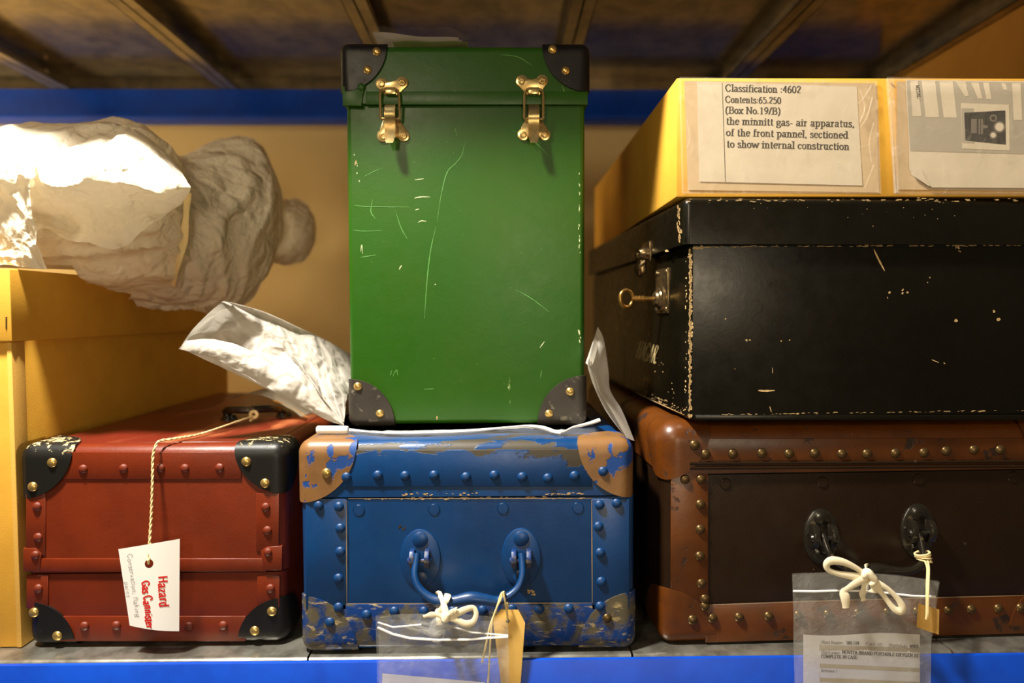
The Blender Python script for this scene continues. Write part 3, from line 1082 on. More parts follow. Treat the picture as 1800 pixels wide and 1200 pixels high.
for pts in (((609, 1060.5), (1042, 1059.5)), ((1041, 1060), (1040, 878)),):
    scratch(bm, lambda a, b: f(a, b, .0016), pts, 2.0, 0)
scratch(bm, lambda a, b: f(a, b, .0016), ((609.5, 1060), (609, 878)), 1.3, 0)
scratch(bm, lambda a, b: f(a, b, .0009), ((612, 876), (1040, 875.5)), 1.6, 0)
obj('seam_line', bm, 'edgeraw', blue, 'pale worn seam')
for x, y in ((631, 896), (763, 895), (884, 893), (1016, 892)):
    bm = B()
    p = P(x, y, YB)
    lathe(bm, [(0, .0006), (.0056, .0006), (.0061, .0001), (.0064, .0006), (.0068, -.001)], p, (0, -1, 0), 22)
    obj('flush_rivet', bm, 'blue', blue)
for sx, sz, xx, zz, yy, R_, mt, rv, rm in (
        (1, -1, x0l, zt, YB - .001, .064, 'cornerbw', (574, 831), 'brass'), (-1, -1, x1l, zt, YB - .001, .061, 'cornerbw', (1060, 828), 'blue'),
        (1, 1, x0, zb, YB, .062, 'cornerbl', (580, 1093), 'blue'), (-1, 1, x1, zb, YB, .063, 'cornerbl', (1067, 1086), 'rivetb')):
    c = corner('corner_cap', xx, yy, zz, sx, sz, R_, R_ * 1.04, R_ * .8, .013, mt, blue, .0024)
    rivet(P(*rv, yy - .0022), .0055, rm, c)


def mount(cx, cz, rx, rz, Yf, body_m, parent, k_, rivs, lug_z):
    """oval handle plate with two lugs"""
    bm = B()
    plate(bm, ell(cx, cz, rx, rz, 36), Yf - .0022, Yf + .001, .0012)
    o = obj('handle_mount', bm, body_m, parent)
    bm = B()
    for k in (-1, 1):
        t = B()
        prof = [(Yf - .002, lug_z + .010 * k_), (Yf - .010, lug_z + .0095 * k_), (Yf - .015, lug_z + .004 * k_), (Yf - .0155, lug_z - .002 * k_), (Yf - .011, lug_z - .009 * k_), (Yf - .002, lug_z - .011 * k_)]
        prism_x(t, prof, cx + k * .0082 * k_ - .0027 * k_, cx + k * .0082 * k_ + .0027 * k_)
        bmesh.ops.bevel(t, geom=list(t.edges), offset=.0008, segments=2, profile=.5, affect='EDGES', clamp_overlap=True)
        join(bm, t)
        lathe(bm, [(0, .0025), (.003, .002), (.0042, 0)], (cx + k * .0109 * k_, Yf - .0095, lug_z - .001), (k, 0, 0), 14)
    tube(bm, [(cx - .012, Yf - .0095, lug_z - .001), (cx + .012, Yf - .0095, lug_z - .001)], .0024, 10)
    obj('lug', bm, body_m if rivs != 'blue' else 'bluelow', o)
    for q in (1, -1):
        b2 = B()
        lathe(b2, [(0, .0014), (.0075, .0014), (.0088, .0004), (.009, -.001)], (cx, Yf - .0022, cz + q * rz * .66), (0, -1, 0), 22)
        obj('flush_rivet', b2, body_m, o)
    return o


for cx, cy, rx in ((739, 981, 36), (916, 979, 35)):
    c = P(cx, cy, YB)
    mount(c.x, c.z, rx / FPX * YB, 53 / FPX * YB, YB, 'blue', blue, 1.0, 'blue', P(cx, 978, YB).z)
bm = B()
pts, rad = [], []
raw = [(733, 972, .7365, 4.6), (731, 990, .732, 4.4), (729, 1010, .726, 4.4), (735, 1030, .722, 4.6), (750, 1046, .719, 5.4), (768, 1055, .717, 6.4), (795, 1056, .716, 6.6), (826, 1051, .716, 8.2), (850, 1053, .716, 7.2),
       (873, 1056, .717, 6.2), (893, 1048, .719, 5.4), (910, 1033, .722, 4.8), (918, 1012, .726, 4.4), (918, 990, .732, 4.4), (916, 972, .7365, 4.6)]
sp = spline([(*P(a, b, c_), ) for a, b, c_, r in raw], 6)
rr = spline([(r, 0, 0) for *_, r in raw], 6)
tube(bm, sp, [r.x * 1.4 / FPX * .72 for r in rr], 14)
obj('handle', bm, 'blue', blue)

# polythene bag tied to the handle
bag = thing('polythene_bag', 'clear grip-seal bag tied with cream tape to the blue case handle', 'plastic bag', P(780, 1230, .70))
YG = .6990
YF = .7105


def bagf(px, py, back, amp=.0018):
    p = P(px, py, YF if back else YG)
    d = math.hypot((px - 768) / 60, (py - 1098) / 45)
    pull = math.exp(-d * d)
    n = noise.noise(V((px * .028, py * .02, 3 + 5 * back))) * amp + crump(V((px * .012, py * .012, 9 * back)), 1.0, amp * .5)
    y = p.y + n * (1 - pull * .5) + (-.006 if back else .003) * pull
    return V((p.x, y, p.z))


def bag_front(u, v):
    top = 1088 + 3 * math.sin(math.pi * u) + 2 * u
    return bagf(665 + (893 - 665) * u + 3 * v, top + (1270 - top) * v, 0)


def bag_back(u, v):
    top = 1082 - 9 * math.sin(math.pi * u) + 5 * u
    return bagf(660 + (893 - 660) * u + 5 * v, top + (1270 - top) * v, 1)


bm = B()
sheet(bm, bag_front, 60, 50)
sheet(bm, bag_back, 60, 50)
obj('film', bm, 'clear', bag)
bm = B()
tube(bm, [bagf(664, 1102, 0) + V((0, -.0006, 0)), *[bagf(x, y, 0) + V((0, -.0006, 0)) for x, y in ((690, 1115), (720, 1122), (770, 1125.5), (820, 1124), (860, 1121), (893, 1119))]], .0012, 6)
tube(bm, [bagf(x, y, 0) + V((0, .001, 0)) for x, y in ((664, 1094), (690, 1104), (740, 1100))], .0009, 6)
tube(bm, [bagf(x, y, 0) + V((0, .001, 0)) for x, y in ((790, 1103), (830, 1113), (893, 1118))], .0009, 6)
obj('grip_seal', bm, 'zip', bag)
bm = B()
for k in range(9):
    a = -2.7 + 2.3 * k / 8
    r1 = random.uniform(28, 60)
    p1 = V((768, 1106))
    q = V((768 + r1 * 1.3 * math.cos(a + math.pi), 1106 - r1 * .55 * abs(math.sin(a))))
    pts = [bagf(768 + (q.x - 768) * t, 1104 + (q.y - 1104) * t * .5 + 12 * (1 - t) * math.sin(k), 0) + V((0, -.001 - .001 * (1 - t), 0)) for t in (0, .33, .66, 1)]
    ribbon_tape(bm, pts, .006, .0012, 5, wv=lambda t: 1.1 - t)
lathe(bm, [(0, -.014), (.006, -.011), (.010, -.002), (.007, .007), (.004, .012), (0, .014)], P(768, 1106, YG - .001), (0, 0, 1), 12)
obj('gathered_neck', bm, 'clear', bag)
bm = B()
Yp = .7050
pp = lambda u, v: P(672 + 180 * u - 1 * v, 1183 + 16 * u + 90 * v, Yp + .0012 * math.sin(5 * u))
sheet(bm, pp, 60, 24)
bmesh.ops.solidify(bm, geom=bm.faces[:], thickness=.0008)
obj('folded_paper', bm, 'paperw', bag)

tie = thing('cotton_tape', 'cream cotton tape knotted around the blue case handle', 'tie', P(772, 1060, .70))
bm = B()
q = lambda x, y, Y: P(x, y, Y)
ribbon_tape(bm, [q(772, 1045, .722), q(772, 1043, .709), q(778, 1056, .7025), q(782, 1072, .699), q(784, 1086, .698)], .0062)
ribbon_tape(bm, [q(786, 1046, .722), q(787, 1045, .709), q(784, 1056, .702), q(778, 1066, .703), q(773, 1078, .704), q(771, 1096, .7045)], .0060)
ribbon_tape(bm, [q(769, 1062, .724), q(769, 1072, .712), q(770, 1084, .704), q(772, 1098, .7035)], .0055)
ribbon_tape(bm, [q(784, 1084, .697), q(762, 1080, .697), q(744, 1083.5, .6975)], .0066, wv=lambda t: 1 - .35 * t)
ribbon_tape(bm, [q(782, 1084, .697), q(800, 1079, .697), q(818, 1071, .697), q(832, 1068, .697), q(837, 1078, .6965), q(832, 1092, .696), q(819, 1096, .696), q(803, 1090, .6965), q(786, 1086, .697)], .0062)
ribbon_tape(bm, [q(788, 1082, .696), q(798, 1073, .695), q(803, 1073, .695)], .006)
lathe(bm, [(0, -.0055), (.004, -.004), (.0052, 0), (.004, .004), (0, .0055)], q(784, 1084, .697), (.2, 0, 1), 12)
obj('tape', bm, 'tape', tie)

tagm = thing('luggage_tag', 'buff manila tag hanging beside the bag on the blue case handle', 'tag', P(890, 1230, .712))
YM = .7150
out = [(866, 1087), (881, 1071), (911, 1071), (923, 1094), (920, 1133), (914, 1215), (911, 1270), (888, 1270), (882, 1210), (873, 1140)]
hc2 = V((892.5, 1091))
bm = B()


def mpt(x, y, o=0.0):
    return P(x, y, YM - .0018 * math.sin((y - 1071) / 40) - o)


den = []
for k in range(len(out)):
    a, b = V(out[k]), V(out[(k + 1) % len(out)])
    for t in range(6):
        den.append(a.lerp(b, t / 6))
prev = None
for k in range(len(den) + 1):
    e = den[k % len(den)]
    d = (e - hc2).normalized()
    row = [hc2 + d * 3.4 + (e - hc2 - d * 3.4) * (j / 8) for j in range(9)]
    if prev:
        for j in range(8):
            for o_ in (0, -.0006):
                decal(bm, [mpt(*prev[j], o_), mpt(*prev[j + 1], o_), mpt(*row[j + 1], o_), mpt(*row[j], o_)], 0)
        decal(bm, [mpt(*prev[8], 0), mpt(*row[8], 0), mpt(*row[8], -.0006), mpt(*prev[8], -.0006)], 0)
    prev = row
bmesh.ops.remove_doubles(bm, verts=bm.verts, dist=1e-6)
obj('card', bm, 'manila', tagm)
bm = B()
for k in range(24):
    a, b = 2 * math.pi * k / 24, 2 * math.pi * (k + 1) / 24
    decal(bm, [mpt(hc2.x + r * math.cos(t), hc2.y + r * math.sin(t), .0005) for r, t in ((3.4, a), (12, a), (12, b), (3.4, b))], 0)
obj('eyelet_patch', bm, 'manila', tagm)
bm = B()
cord(bm, [q(892, 1090, YM - .001), q(891, 1075, .7095), q(887, 1052, .706), q(884, 1042, .7065), q(880, 1046, .7070), q(872, 1072, .707), q(862, 1098, .7075), q(854, 1135, .708), q(847, 1164, .7085)], .0011, 8, 1)
cord(bm, [q(884, 1042, .7065), q(886, 1040, .712), q(889, 1048, .7260), q(893, 1066, .724), q(893, 1080, .7155), q(892, 1090, YM + .0008)], .0011, 8, 1)
cord(bm, [q(883, 1041, .7060), q(881, 1052, .705), q(874, 1066, .7055), q(866, 1090, .7065), q(862, 1130, .708), q(858, 1200, .709)], .0010, 8, 1)
obj('string', bm, 'string', tagm)

# ================================================================== green box
YN = WORLD.pz(820, 745, ZB + .0055).y
x0, x1, _, _ = pxbox(612, 1028, 187, 745, YN)
zt = P(820, 79, YN - .006).z
zb = P(820, 745, YN).z
zm = P(820, 187, YN).z
green = thing('storage_case', 'tall green fibreboard carrying case with two brass latches, standing on the blue case', 'case', ((x0 + x1) / 2, YN + .15, zb))
f = lambda x, y: P(x, y, YN - .00025)
bm = B()
box(bm, x0, x1, YN, YN + .286, zb, zm + .004, .006, 4, flat='t')
for w, mi, pts in (
        (1.8, 1, ((729, 348), (740, 346), (756, 346))), (1.2, 1, ((730, 369), (737, 367))), (1.4, 1, ((735, 391), (741, 388), (750, 389))), (1.1, 1, ((729, 316), (745, 314))),
        (1.2, 2, ((623, 361), (650, 363), (720, 364))), (1.1, 1, ((634, 442), (636, 430), (637, 446))), (1.0, 2, ((619, 404), (640, 406), (672, 405))),
        (1.4, 2, ((817, 250), (812, 272), (800, 288), (786, 303), (776, 340), (768, 390))), (1.4, 2, ((766, 400), (757, 440), (751, 490), (746, 560))),
        (1.6, 1, ((702, 474), (704, 469), (707, 466))), (1.3, 1, ((949, 611), (957, 600))), (1.0, 2, ((695, 370), (705, 400), (716, 420))), (1.0, 2, ((640, 310), (660, 300), (672, 296))),
        (1.0, 2, ((905, 508), (935, 525), (965, 548))), (1.0, 2, ((745, 684), (762, 683))), (1.0, 2, ((900, 228), (940, 250), (965, 275))), (1.2, 2, ((634, 452), (660, 448))), (1.0, 2, ((686, 660), (689, 650))),
        (1.0, 2, ((800, 225), (803, 238))), (1.2, 2, ((655, 350), (652, 372), (660, 384))), (1.0, 2, ((950, 665), (952, 650))), (1.0, 2, ((690, 662), (697, 650), (699, 660)))):
    scratch(bm, f, pts, w, mi)
scratch(bm, f, ((624, 290), (626, 282)), 2.5, 3)
chips(bm, f, ((767, 737), (769, 733)), 3, 1.8, 3, 1, 1)
chips(bm, f, ((893, 681), (895, 681)), 1, 1.6, 1, .2, 1)
chips(bm, f, ((764, 500), (766, 500)), 1, 1.3, 1, .2, 1)
chips(bm, f, ((1018, 300), (1019, 450)), 16, .8, 1, .5, 4)
chips(bm, f, ((1017, 580), (1019, 600)), 4, 1.2, 1, .5, 3)
chips(bm, f, ((626, 258), (628, 330)), 6, 1.0, 1, 2, 2)
chips(bm, f, ((650, 300), (980, 620)), 26, .55, 2, 110, 1.4)
obj('body', bm, ['green', 'scr', 'scrf', 'scrk'], green)
xa, xb, _, _ = pxbox(601, 1033, 80, 187, YN - .006)
fl = lambda x, y: P(x, y, YN - .00625)
bm = B()
box(bm, xa, xb, YN - .006, YN + .292, zm + .0015, zt, .009, 5, flat='b')
for w, mi, pts in ((1.6, 1, ((787, 170), (794, 175), (792, 178))), (1.3, 1, ((797, 164), (800, 160))), (1.4, 2, ((880, 96), (910, 100), (935, 115))), (1.6, 2, ((988, 150), (993, 165), (994, 178))), (1.3, 1, ((974, 165), (978, 172))),
                   (1.0, 2, ((660, 172), (750, 173), (860, 170)))):
    scratch(bm, fl, pts, w, mi)
chips(bm, fl, ((838, 181), (870, 180)), 14, 1.0, 3, .8, 2.5)
chips(bm, fl, ((968, 162), (996, 170)), 8, .9, 1, 3, 1.5)
obj('lid', bm, ['green', 'scr', 'scrf', 'scrk'], green)
s = strip('lid_rim', 643, 1033, 161, 184, YN - .006, 'green', green, .0010)
p_ = [P(x, y, YN - .006) for x, y in ((603, 186), (636, 187), (638, 170), (643, 152), (602, 152))]
bm = B(); plate(bm, [(p.x, p.z) for p in p_], YN - .0082, YN - .004, .0008)
s = obj('corner_patch', bm, 'green', green)
rivet(P(635, 153, YN - .0082), .0045, 'green', s)
rivet(P(998, 146, YN - .006), .0045, 'green', green)
for sx, sz, xx, zz, yy, R_, mt, rv in (
        (1, -1, xa, zt, YN - .006, .054, 'leather', ((662, 91), (646, 123))), (-1, -1, xb, zt, YN - .006, .054, 'leather', ((971, 87), (994, 124))),
        (1, 1, x0, zb, YN, .0545, 'leatherg', ((629, 679), (668, 727))), (-1, 1, x1, zb, YN, .0575, 'leatherg', ((1002, 688), (965, 727)))):
    c = corner('corner_cap', xx, yy, zz, sx, sz, R_, R_ * 1.02, R_ * .9, .008, mt, green, .0032)
    studs(rv, yy - .003, .0052, 'brass', c)


def lobes(a, b, ra, apex, rap):
    """butterfly plate outline from two round ears to an apex (front-face x, z)"""
    pts = []
    sgn = 1 if apex[1] < a[1] else -1
    for k in range(15):                            # left ear
        t = math.radians(240 - 215 * k / 14) if sgn > 0 else math.radians(120 + 215 * k / 14)
        pts.append((a[0] + ra * math.cos(t), a[1] + ra * math.sin(t)))
    pts.append(((a[0] + b[0]) / 2, (a[1] + b[1]) / 2 + sgn * ra * .25))
    for k in range(15):
        t = math.radians(155 - 215 * k / 14) if sgn > 0 else math.radians(205 + 215 * k / 14)
        pts.append((b[0] + ra * math.cos(t), b[1] + ra * math.sin(t)))
    pts += [(apex[0] + rap, apex[1]), (apex[0] - rap, apex[1])]
    return pts


for k, (e1, e2, g1, g2, cx, w) in enumerate((((671, 147.5), (707, 145.5), (673, 239.5), (709.5, 239), 688, 0), ((917, 143), (953, 142.5), (920, 237), (957.5, 237), 937.5, 0))):
    YL, Yb = YN - .006, YN
    la = thing_p = None
    bm = B()
    a, b = P(*e1, YL), P(*e2, YL)
    ap = P(cx, 168, YL)
    plate(bm, lobes((a.x, a.z), (b.x, b.z), .0072, (ap.x, ap.z), .0075), YL - .0022, YL + .001, .0007)
    # hooked keeper
    h0 = P(cx, 163, YL)
    box(bm, h0.x - .0062, h0.x + .0062, YL - .0075, YL - .001, h0.z - .004, h0.z - .0022, .0006, 2)
    box(bm, h0.x - .0062, h0.x + .0062, YL - .0085, YL - .0068, h0.z - .004, h0.z + .004, .0006, 2)
    la = obj('latch', bm, 'brassf', green)
    for q in (e1, e2):
        rivet(P(*q, YL - .0022), .0042, 'brassf', la, hole=True)
    bm = B()
    a, b = P(*g1, Yb), P(*g2, Yb)
    ap = P(cx, 206, Yb)
    plate(bm, lobes((a.x, a.z), (b.x, b.z), .0072, (ap.x, ap.z), .0085), Yb - .002, Yb + .001, .0007)
    lp = obj('base_plate', bm, 'brassf', la)
    for q in (g1, g2):
        rivet(P(*q, Yb - .002), .0042, 'brassf', la, hole=True)
    bm = B()
    zt_, zm_ = P(cx, 165, Yb).z, P(cx, 212, Yb).z
    xw = .0112
    loop = [(ap.x - xw, Yb - .008, zm_), (ap.x - xw, Yb - .0125, zt_ - .006), (ap.x - xw + .003, Yb - .0135, zt_ + .0005), (ap.x + xw - .003, Yb - .0135, zt_ + .0005), (ap.x + xw, Yb - .0125, zt_ - .006), (ap.x + xw, Yb - .008, zm_)]
    tube(bm, loop[:2] + spline(loop[1:5], 4)[1:-1] + loop[4:], .0017, 8)
    tube(bm, [(ap.x - xw, Yb - .008, zm_), (ap.x + xw, Yb - .008, zm_)], .0016, 8)
    obj('wire_loop', bm, 'brassf', la)
    bm = B()
    zl = [P(cx, y, Yb).z for y in (188, 196, 207, 213, 220, 232, 245, 257)]
    yl = [-.0095, -.0125, -.0145, -.0130, -.0118, -.0122, -.0136, -.0165]
    prof = [(Yb + y, z) for y, z in zip(yl, zl)]
    hw = .0063
    t = B()
    n = len(prof)
    rows = []
    for i, (y, z) in enumerate(prof):
        hh = hw * (1.0 if i < n - 1 else .62)
        rows.append([t.verts.new((ap.x + s_ * hh, y, z)) for s_ in (-1, -.5, .5, 1)])
    for i in range(n - 1):
        for j in range(3):
            t.faces.new((rows[i][j], rows[i][j + 1], rows[i + 1][j + 1], rows[i + 1][j]))
    bmesh.ops.solidify(t, geom=t.faces[:], thickness=.0016)
    join(bm, t)
    for s_ in (-1, 1):
        t = B()
        prism_x(t, [(Yb - .002, zl[0]), (Yb - .0125, zl[1]), (Yb - .013, zl[3]), (Yb - .002, zl[5])], ap.x + s_ * .0056 - .0006, ap.x + s_ * .0056 + .0006)
        join(bm, t)
    obj('lever', bm, 'brassf', la)

# paper packet on the green box
pk = thing('paper_packet', 'folded white papers in a clear sleeve on top of the green case', 'paper', P(735, 79, YN + .02))
zk = zt + .0038
for k, (xa_, xb_, h0, h1, Y_, m) in enumerate(((690, 822, .0, .004, .828, 'pgreen'), (668, 812, .004, .008, .829, 'paperw'), (655, 806, .008, .012, .831, 'paperw'))):
    bm = B()
    pa, pb = P(xa_, 75, Y_), P(xb_, 75, Y_)

    def fk(u, v, pa=pa, pb=pb, h0=h0, Y_=Y_, k=k):
        return V((pa.x + (pb.x - pa.x) * u, Y_ + .16 * v, zk + h0 + .0015 + .0016 * math.sin(3.1 * u + k) + .0035 * (1 - u) * (k > 0) + .0008 * math.sin(9 * u)))
    sheet(bm, fk, 20, 6)
    bmesh.ops.solidify(bm, geom=bm.faces[:], thickness=.0022)
    obj('folded_sheet', bm, m, pk)
bm = B()
pa, pb = P(645, 60, .826), P(834, 75, .826)


def fsl(u, v, top):
    x = pa.x + (pb.x - pa.x) * u
    hgt = (.0175 * min(1, u * 7) * min(1, (1 - u) * 4) ** .7 + .001 * math.sin(17 * u)) if top else .0002
    base_ = .0125 * (1 - u) ** 4 if not top else .0125 * (1 - u) ** 9
    return V((x, .8255 + .172 * v + .002 * math.sin(6 * u), zk + base_ + hgt))


sheet(bm, lambda u, v: fsl(u, v, 1), 36, 8)
sheet(bm, lambda u, v: fsl(u, v, 0), 36, 8)
obj('sleeve', bm, 'sleeve', pk)

# ================================================================== tissue and wrappings round the green box
tis = thing('tissue_paper', 'crumpled white tissue paper fanning out left of the green case', 'tissue paper', P(600, 748, .80))
pin = (604, 747)
OUT = [(318, 612, .775), (352, 570, .785), (395, 531, .80), (413, 525, .825), (470, 541, .87), (530, 569, .91), (575, 592, .95), (622, 624, 1.0)]
osp = spline(OUT, 8)
pinw = P(pin[0], pin[1], .806)


def fan(u, v):
    k = u * (len(osp) - 1)
    i = min(int(k), len(osp) - 2)
    o = osp[i].lerp(osp[i + 1], k - i)
    w = P(o.x, o.y, o.z)
    p = pinw.lerp(w, .03 + .97 * v)
    sag = (math.sin(math.pi / 2 * u / .24) if u < .24 else max(0, (.97 - u) / .73) ** .9) * v * max(0, 1.0 - v) ** .45
    curl = max(0, (v - .72) / .28) ** 2 * math.sin(math.pi * u) ** .5
    p = p + V((.0, .085 * sag - .022 * curl, -.004 * curl))
    c = crump(p * 1.0, 15, .008) * min(1, v * 3) * min(1, (1 - v) * 6 + .1)
    r = .0042 * math.sin(u * 30 + 4 * noise.noise(p * 14)) * (1 - v) ** .7 * min(1, v * 6)
    return p + V((.2, 1.0, -.25)).normalized() * (c + r)


bm = B()
sheet(bm, fan, 110, 90)
obj('sheet', bm, 'tissue', tis)
LOW = [(314, 613), (345, 621), (375, 630), (450, 670), (520, 709), (575, 738), (604, 748)]
UPP = [(345, 580), (380, 597), (420, 607), (485, 640), (540, 682), (582, 722), (605, 745)]
ls, us = spline([(*a, 0) for a in LOW], 8), spline([(*a, 0) for a in UPP], 8)


def fold(u, v):
    k = u * (len(ls) - 1)
    i = min(int(k), len(ls) - 2)
    a, b = ls[i].lerp(ls[i + 1], k - i), us[i].lerp(us[i + 1], k - i)
    q = a.lerp(b, v)
    d = .768 + .036 * u ** 2
    p = P(q.x, q.y, d + .016 * v * (1 - u) - .005 * math.sin(math.pi * v))
    return p + V((0, crump(p + V((3, 0, 0)), 22, .0045) * math.sin(math.pi * min(1, u * 1.02)) ** .5, 0))


bm = B()
sheet(bm, fold, 90, 20)
obj('folded_edge', bm, 'tissue', tis)

und = thing('wrapping_sheet', 'thin white wrapping sheet trapped between the green and blue cases', 'wrapping', P(820, 760, .82))
ed = spline([(560, 756, 0), (607, 756, 0), (640, 758, 0), (690, 761.5, 0), (760, 760, 0), (830, 757, 0), (890, 751, 0), (925, 748.5, 0), (955, 752, 0), (985, 760, 0), (1008, 750, 0), (1035, 744, 0), (1054, 738, 0)], 8)
Z0 = ZB + .0030


def undf(u, v, off=0.0):
    k = u * (len(ed) - 1)
    i = min(int(k), len(ed) - 2)
    e = ed[i].lerp(ed[i + 1], k - i)
    h = .0014 + max(0, 756 - e.y) * .00052
    p = WORLD.pz(e.x, e.y, Z0 + h)
    y = p.y + (1.0 - p.y) * v ** 1.6
    lo = ZB + .0006 + .0026 * (1 - min(1, max(0, (y - .788) / .02)))
    return V((p.x, y, max(lo, Z0 + h - .25 * (y - p.y)) + off))


bm = B()
sheet(bm, undf, 90, 24)
bmesh.ops.solidify(bm, geom=bm.faces[:], thickness=.0010)
tube(bm, [undf(k / 60, 0) for k in range(61)], [.0017 + .0007 * math.sin(k * .35) for k in range(61)], 8)
o_ = obj('sheet', bm, 'foam', und)
bm = B()
tube(bm, spline([WORLD.pz(x, 755, ZB + .0078) for x in (557, 568, 590, 612)], 5), [.0038] + [.0046] * 14 + [.004], 12)
obj('rolled_edge', bm, 'foam', und)

stp = thing('padding_strip', 'folded white felt strip wedged between the green case and black case', 'wrapping', P(1110, 770, .80))
La = spline([(1099, 768, 0), (1066, 724, 0), (1046, 684, 0), (1036, 656, 0), (1033, 640, 0), (1036, 627, 0)], 8)
Ma = spline([(1101, 770, 0), (1076, 724, 0), (1058, 694, 0), (1049, 668, 0), (1041, 648, 0), (1029, 638, 0)], 8)
Ra = spline([(1116, 776, 0), (1094, 722, 0), (1073, 686, 0), (1070, 652, 0), (1062, 598, 0), (1051, 573, 0)], 8)


def lp(s, u):
    k = u * (len(s) - 1)
    i = min(int(k), len(s) - 2)
    return s[i].lerp(s[i + 1], k - i)


bm = B()


def st_outer(u, v):                       # outer ply: from the middle crease back to the far edge
    a, b = lp(Ma, u), lp(Ra, u)
    q_ = a.lerp(b, v)
    return P(q_.x, q_.y, .80 + (.015 + .05 * u) * v)


def st_left(u, v):                        # thin left ply seen on edge, running back
    a = lp(La, u)
    m = lp(Ma, u)
    q_ = a.lerp(m, .22 * v)
    return P(q_.x, q_.y, .79 + .008 * v - .004 * u)


def st_in(u, v):                          # shaded inside of the fold
    a, b = lp(La, u), lp(Ma, u)
    q_ = a.lerp(b, v)
    return P(q_.x, q_.y, .795 + .022 * math.sin(math.pi * v) * (1.0 - .3 * u) + .003 * v)


def st_cap(u, v):                         # roll over the top of the fold
    a, b = lp(La, .80 + .2 * u), lp(Ra, .55 + .45 * u)
    q_ = a.lerp(b, v)
    return P(q_.x, q_.y, .786 + .085 * v + .0)


sheet(bm, st_outer, 40, 10)
sheet(bm, st_left, 40, 4)
sheet(bm, st_in, 40, 10)
sheet(bm, st_cap, 14, 12)
bmesh.ops.solidify(bm, geom=bm.faces[:], thickness=.0022)
bmesh.ops.smooth_vert(bm, verts=bm.verts[:], factor=.5, use_axis_x=True, use_axis_y=True, use_axis_z=True)
obj('sheet', bm, 'foam', stp)

# ================================================================== brown case
FB = Frame(2.0, (.18, .755))
cur = FB
YW = .757
a_, b_ = cur.pt(1164, 950, YW), None
x0, x1 = a_.x, a_.x + .470
zb = ZS + .003
zt = cur.pt(1300, 742, .750).z - .002
zm = cur.pt(1500, 829, YW).z
brown = thing('suitcase', 'large brown studded trunk beneath the black case with tan fibre trim', 'suitcase', ((x0 + x1) / 2, YW + .25, ZS))
bm = B()
box(bm, x0, x1, YW, YW + .52, zb, zm - .001, .013, 4, flat='t')
f = lambda x, y: cur.pt(x, y, YW - .0003)
chips(bm, f, ((1425, 1000), (1435, 1010)), 3, .8, 1, 3, 1.5)
chips(bm, f, ((1500, 760), (1540, 900)), 4, .6, 1, 40, 1.5)
obj('body', bm, ['brownp', 'scrk'], brown)
xl_ = cur.pt(1162, 780, YW).x
bm = B()
box(bm, xl_, x1 + .002, YW - .002, YW + .522, zm + .001, zt, .022, 6, flat='b')
obj('lid', bm, 'brown', brown)
bm = B()
box(bm, x0 + .006, x1 - .006, YW + .004, YW + .515, zm - .005, zm + .005)
obj('neck', bm, 'darkgap', brown)
s = strip('lid_band', 1215, 1840, 770, 809, YW - .002, 'brown', brown, .001)
studs(((1240, 798), (1288, 797), (1339, 796), (1387, 797), (1432, 796), (1480, 797), (1524, 797), (1574, 796), (1624, 795), (1663, 792), (1712, 790), (1758, 790)), YW - .003, .0058, 'rivetb', s)
bm = B()
for y in (814, 822):
    a, b = cur.pt(1212, y, YW - .003), cur.pt(1850, y - 4, YW - .003)
    tube(bm, [a, b], .0022, 8)
obj('rim_bead', bm, 'brownp', brown)
s = strip('side_band', 1179, 1244, 831, 1066, YW, 'brown', brown, .0016)
studs(((1204, 842), (1232, 842), (1231, 886), (1231, 930), (1230, 977), (1233, 1025), (1239, 1052), (1239, 1065)), YW - .0016, .0056, 'rivetb', s)
s = strip('bottom_band', 1240, 1855, 1062, 1128, YW, 'brown', brown, .0016, dyr=-17.7)
studs([(x, 1086 - (x - 1252) * .034) for x in (1252, 1299, 1351, 1403, 1455, 1508, 1560, 1612, 1667, 1707, 1755, 1794)], YW - .0016, .0056, 'rivetb', s)
bm = B()
scratch(bm, lambda a, b: cur.pt(a, b, YW - .0019), ((1242, 1062.5), (1500, 1054), (1800, 1046)), 1.8, 0)
obj('seam_line', bm, 'edgeraw', brown, 'pale worn seam')
for x, y in ((1275, 850), (1446, 847), (1615, 842), (1781, 838)):
    bm = B()
    lathe(bm, [(0, .0010), (.0058, .0010), (.0066, .0002), (.007, -.001)], cur.pt(x, y, YW), (0, -1, 0), 22)
    obj('flush_rivet', bm, 'brownp', brown)
for sx, sz, xx, zz, yy, R_, rv in ((1, -1, xl_, zt, YW - .002, .056, (1221, 782)), (-1, -1, x1 + .002, zt, YW - .002, .056, None), (1, 1, x0, zb, YW, .063, (1217, 1089)), (-1, 1, x1, zb, YW, .063, None)):
    c = corner('corner_cap', xx, yy, zz, sx, sz, R_, R_ * (1.13 if sz < 0 else 1.0), R_ * 1.1, .020 if sz < 0 else .013, 'brown', brown, .0022)
    if rv:
        rivet(cur.pt(*rv, yy - .002), .0058, 'rivetb', c)
for cx, cy in ((1442, 941), (1612, 932)):
    c = cur.pt(cx, cy, YW)
    mount(c.x, c.z, 32 / FPX * YW, 50 / FPX * YW, YW, 'iron', brown, 1.3, 'iron', cur.pt(cx, cy - 2, YW).z)
bm = B()
raw = [(1446, 938, .748, 4.4), (1452, 958, .742, 4.4), (1461, 977, .737, 4.6), (1480, 993, .734, 5.4), (1508, 1003, .732, 6.2), (1540, 1000, .731, 8.2), (1565, 1003, .731, 6.8), (1590, 1004, .732, 5.6), (1610, 999, .734, 5.0), (1622, 985, .738, 4.6), (1620, 958, .743, 4.4), (1615, 935, .748, 4.4)]
tube(bm, spline([(*cur.pt(a, b, c_), ) for a, b, c_, r in raw], 6), [r.x * 1.35 / FPX * .74 for r in spline([(r, 0, 0) for *_, r in raw], 6)], 14)
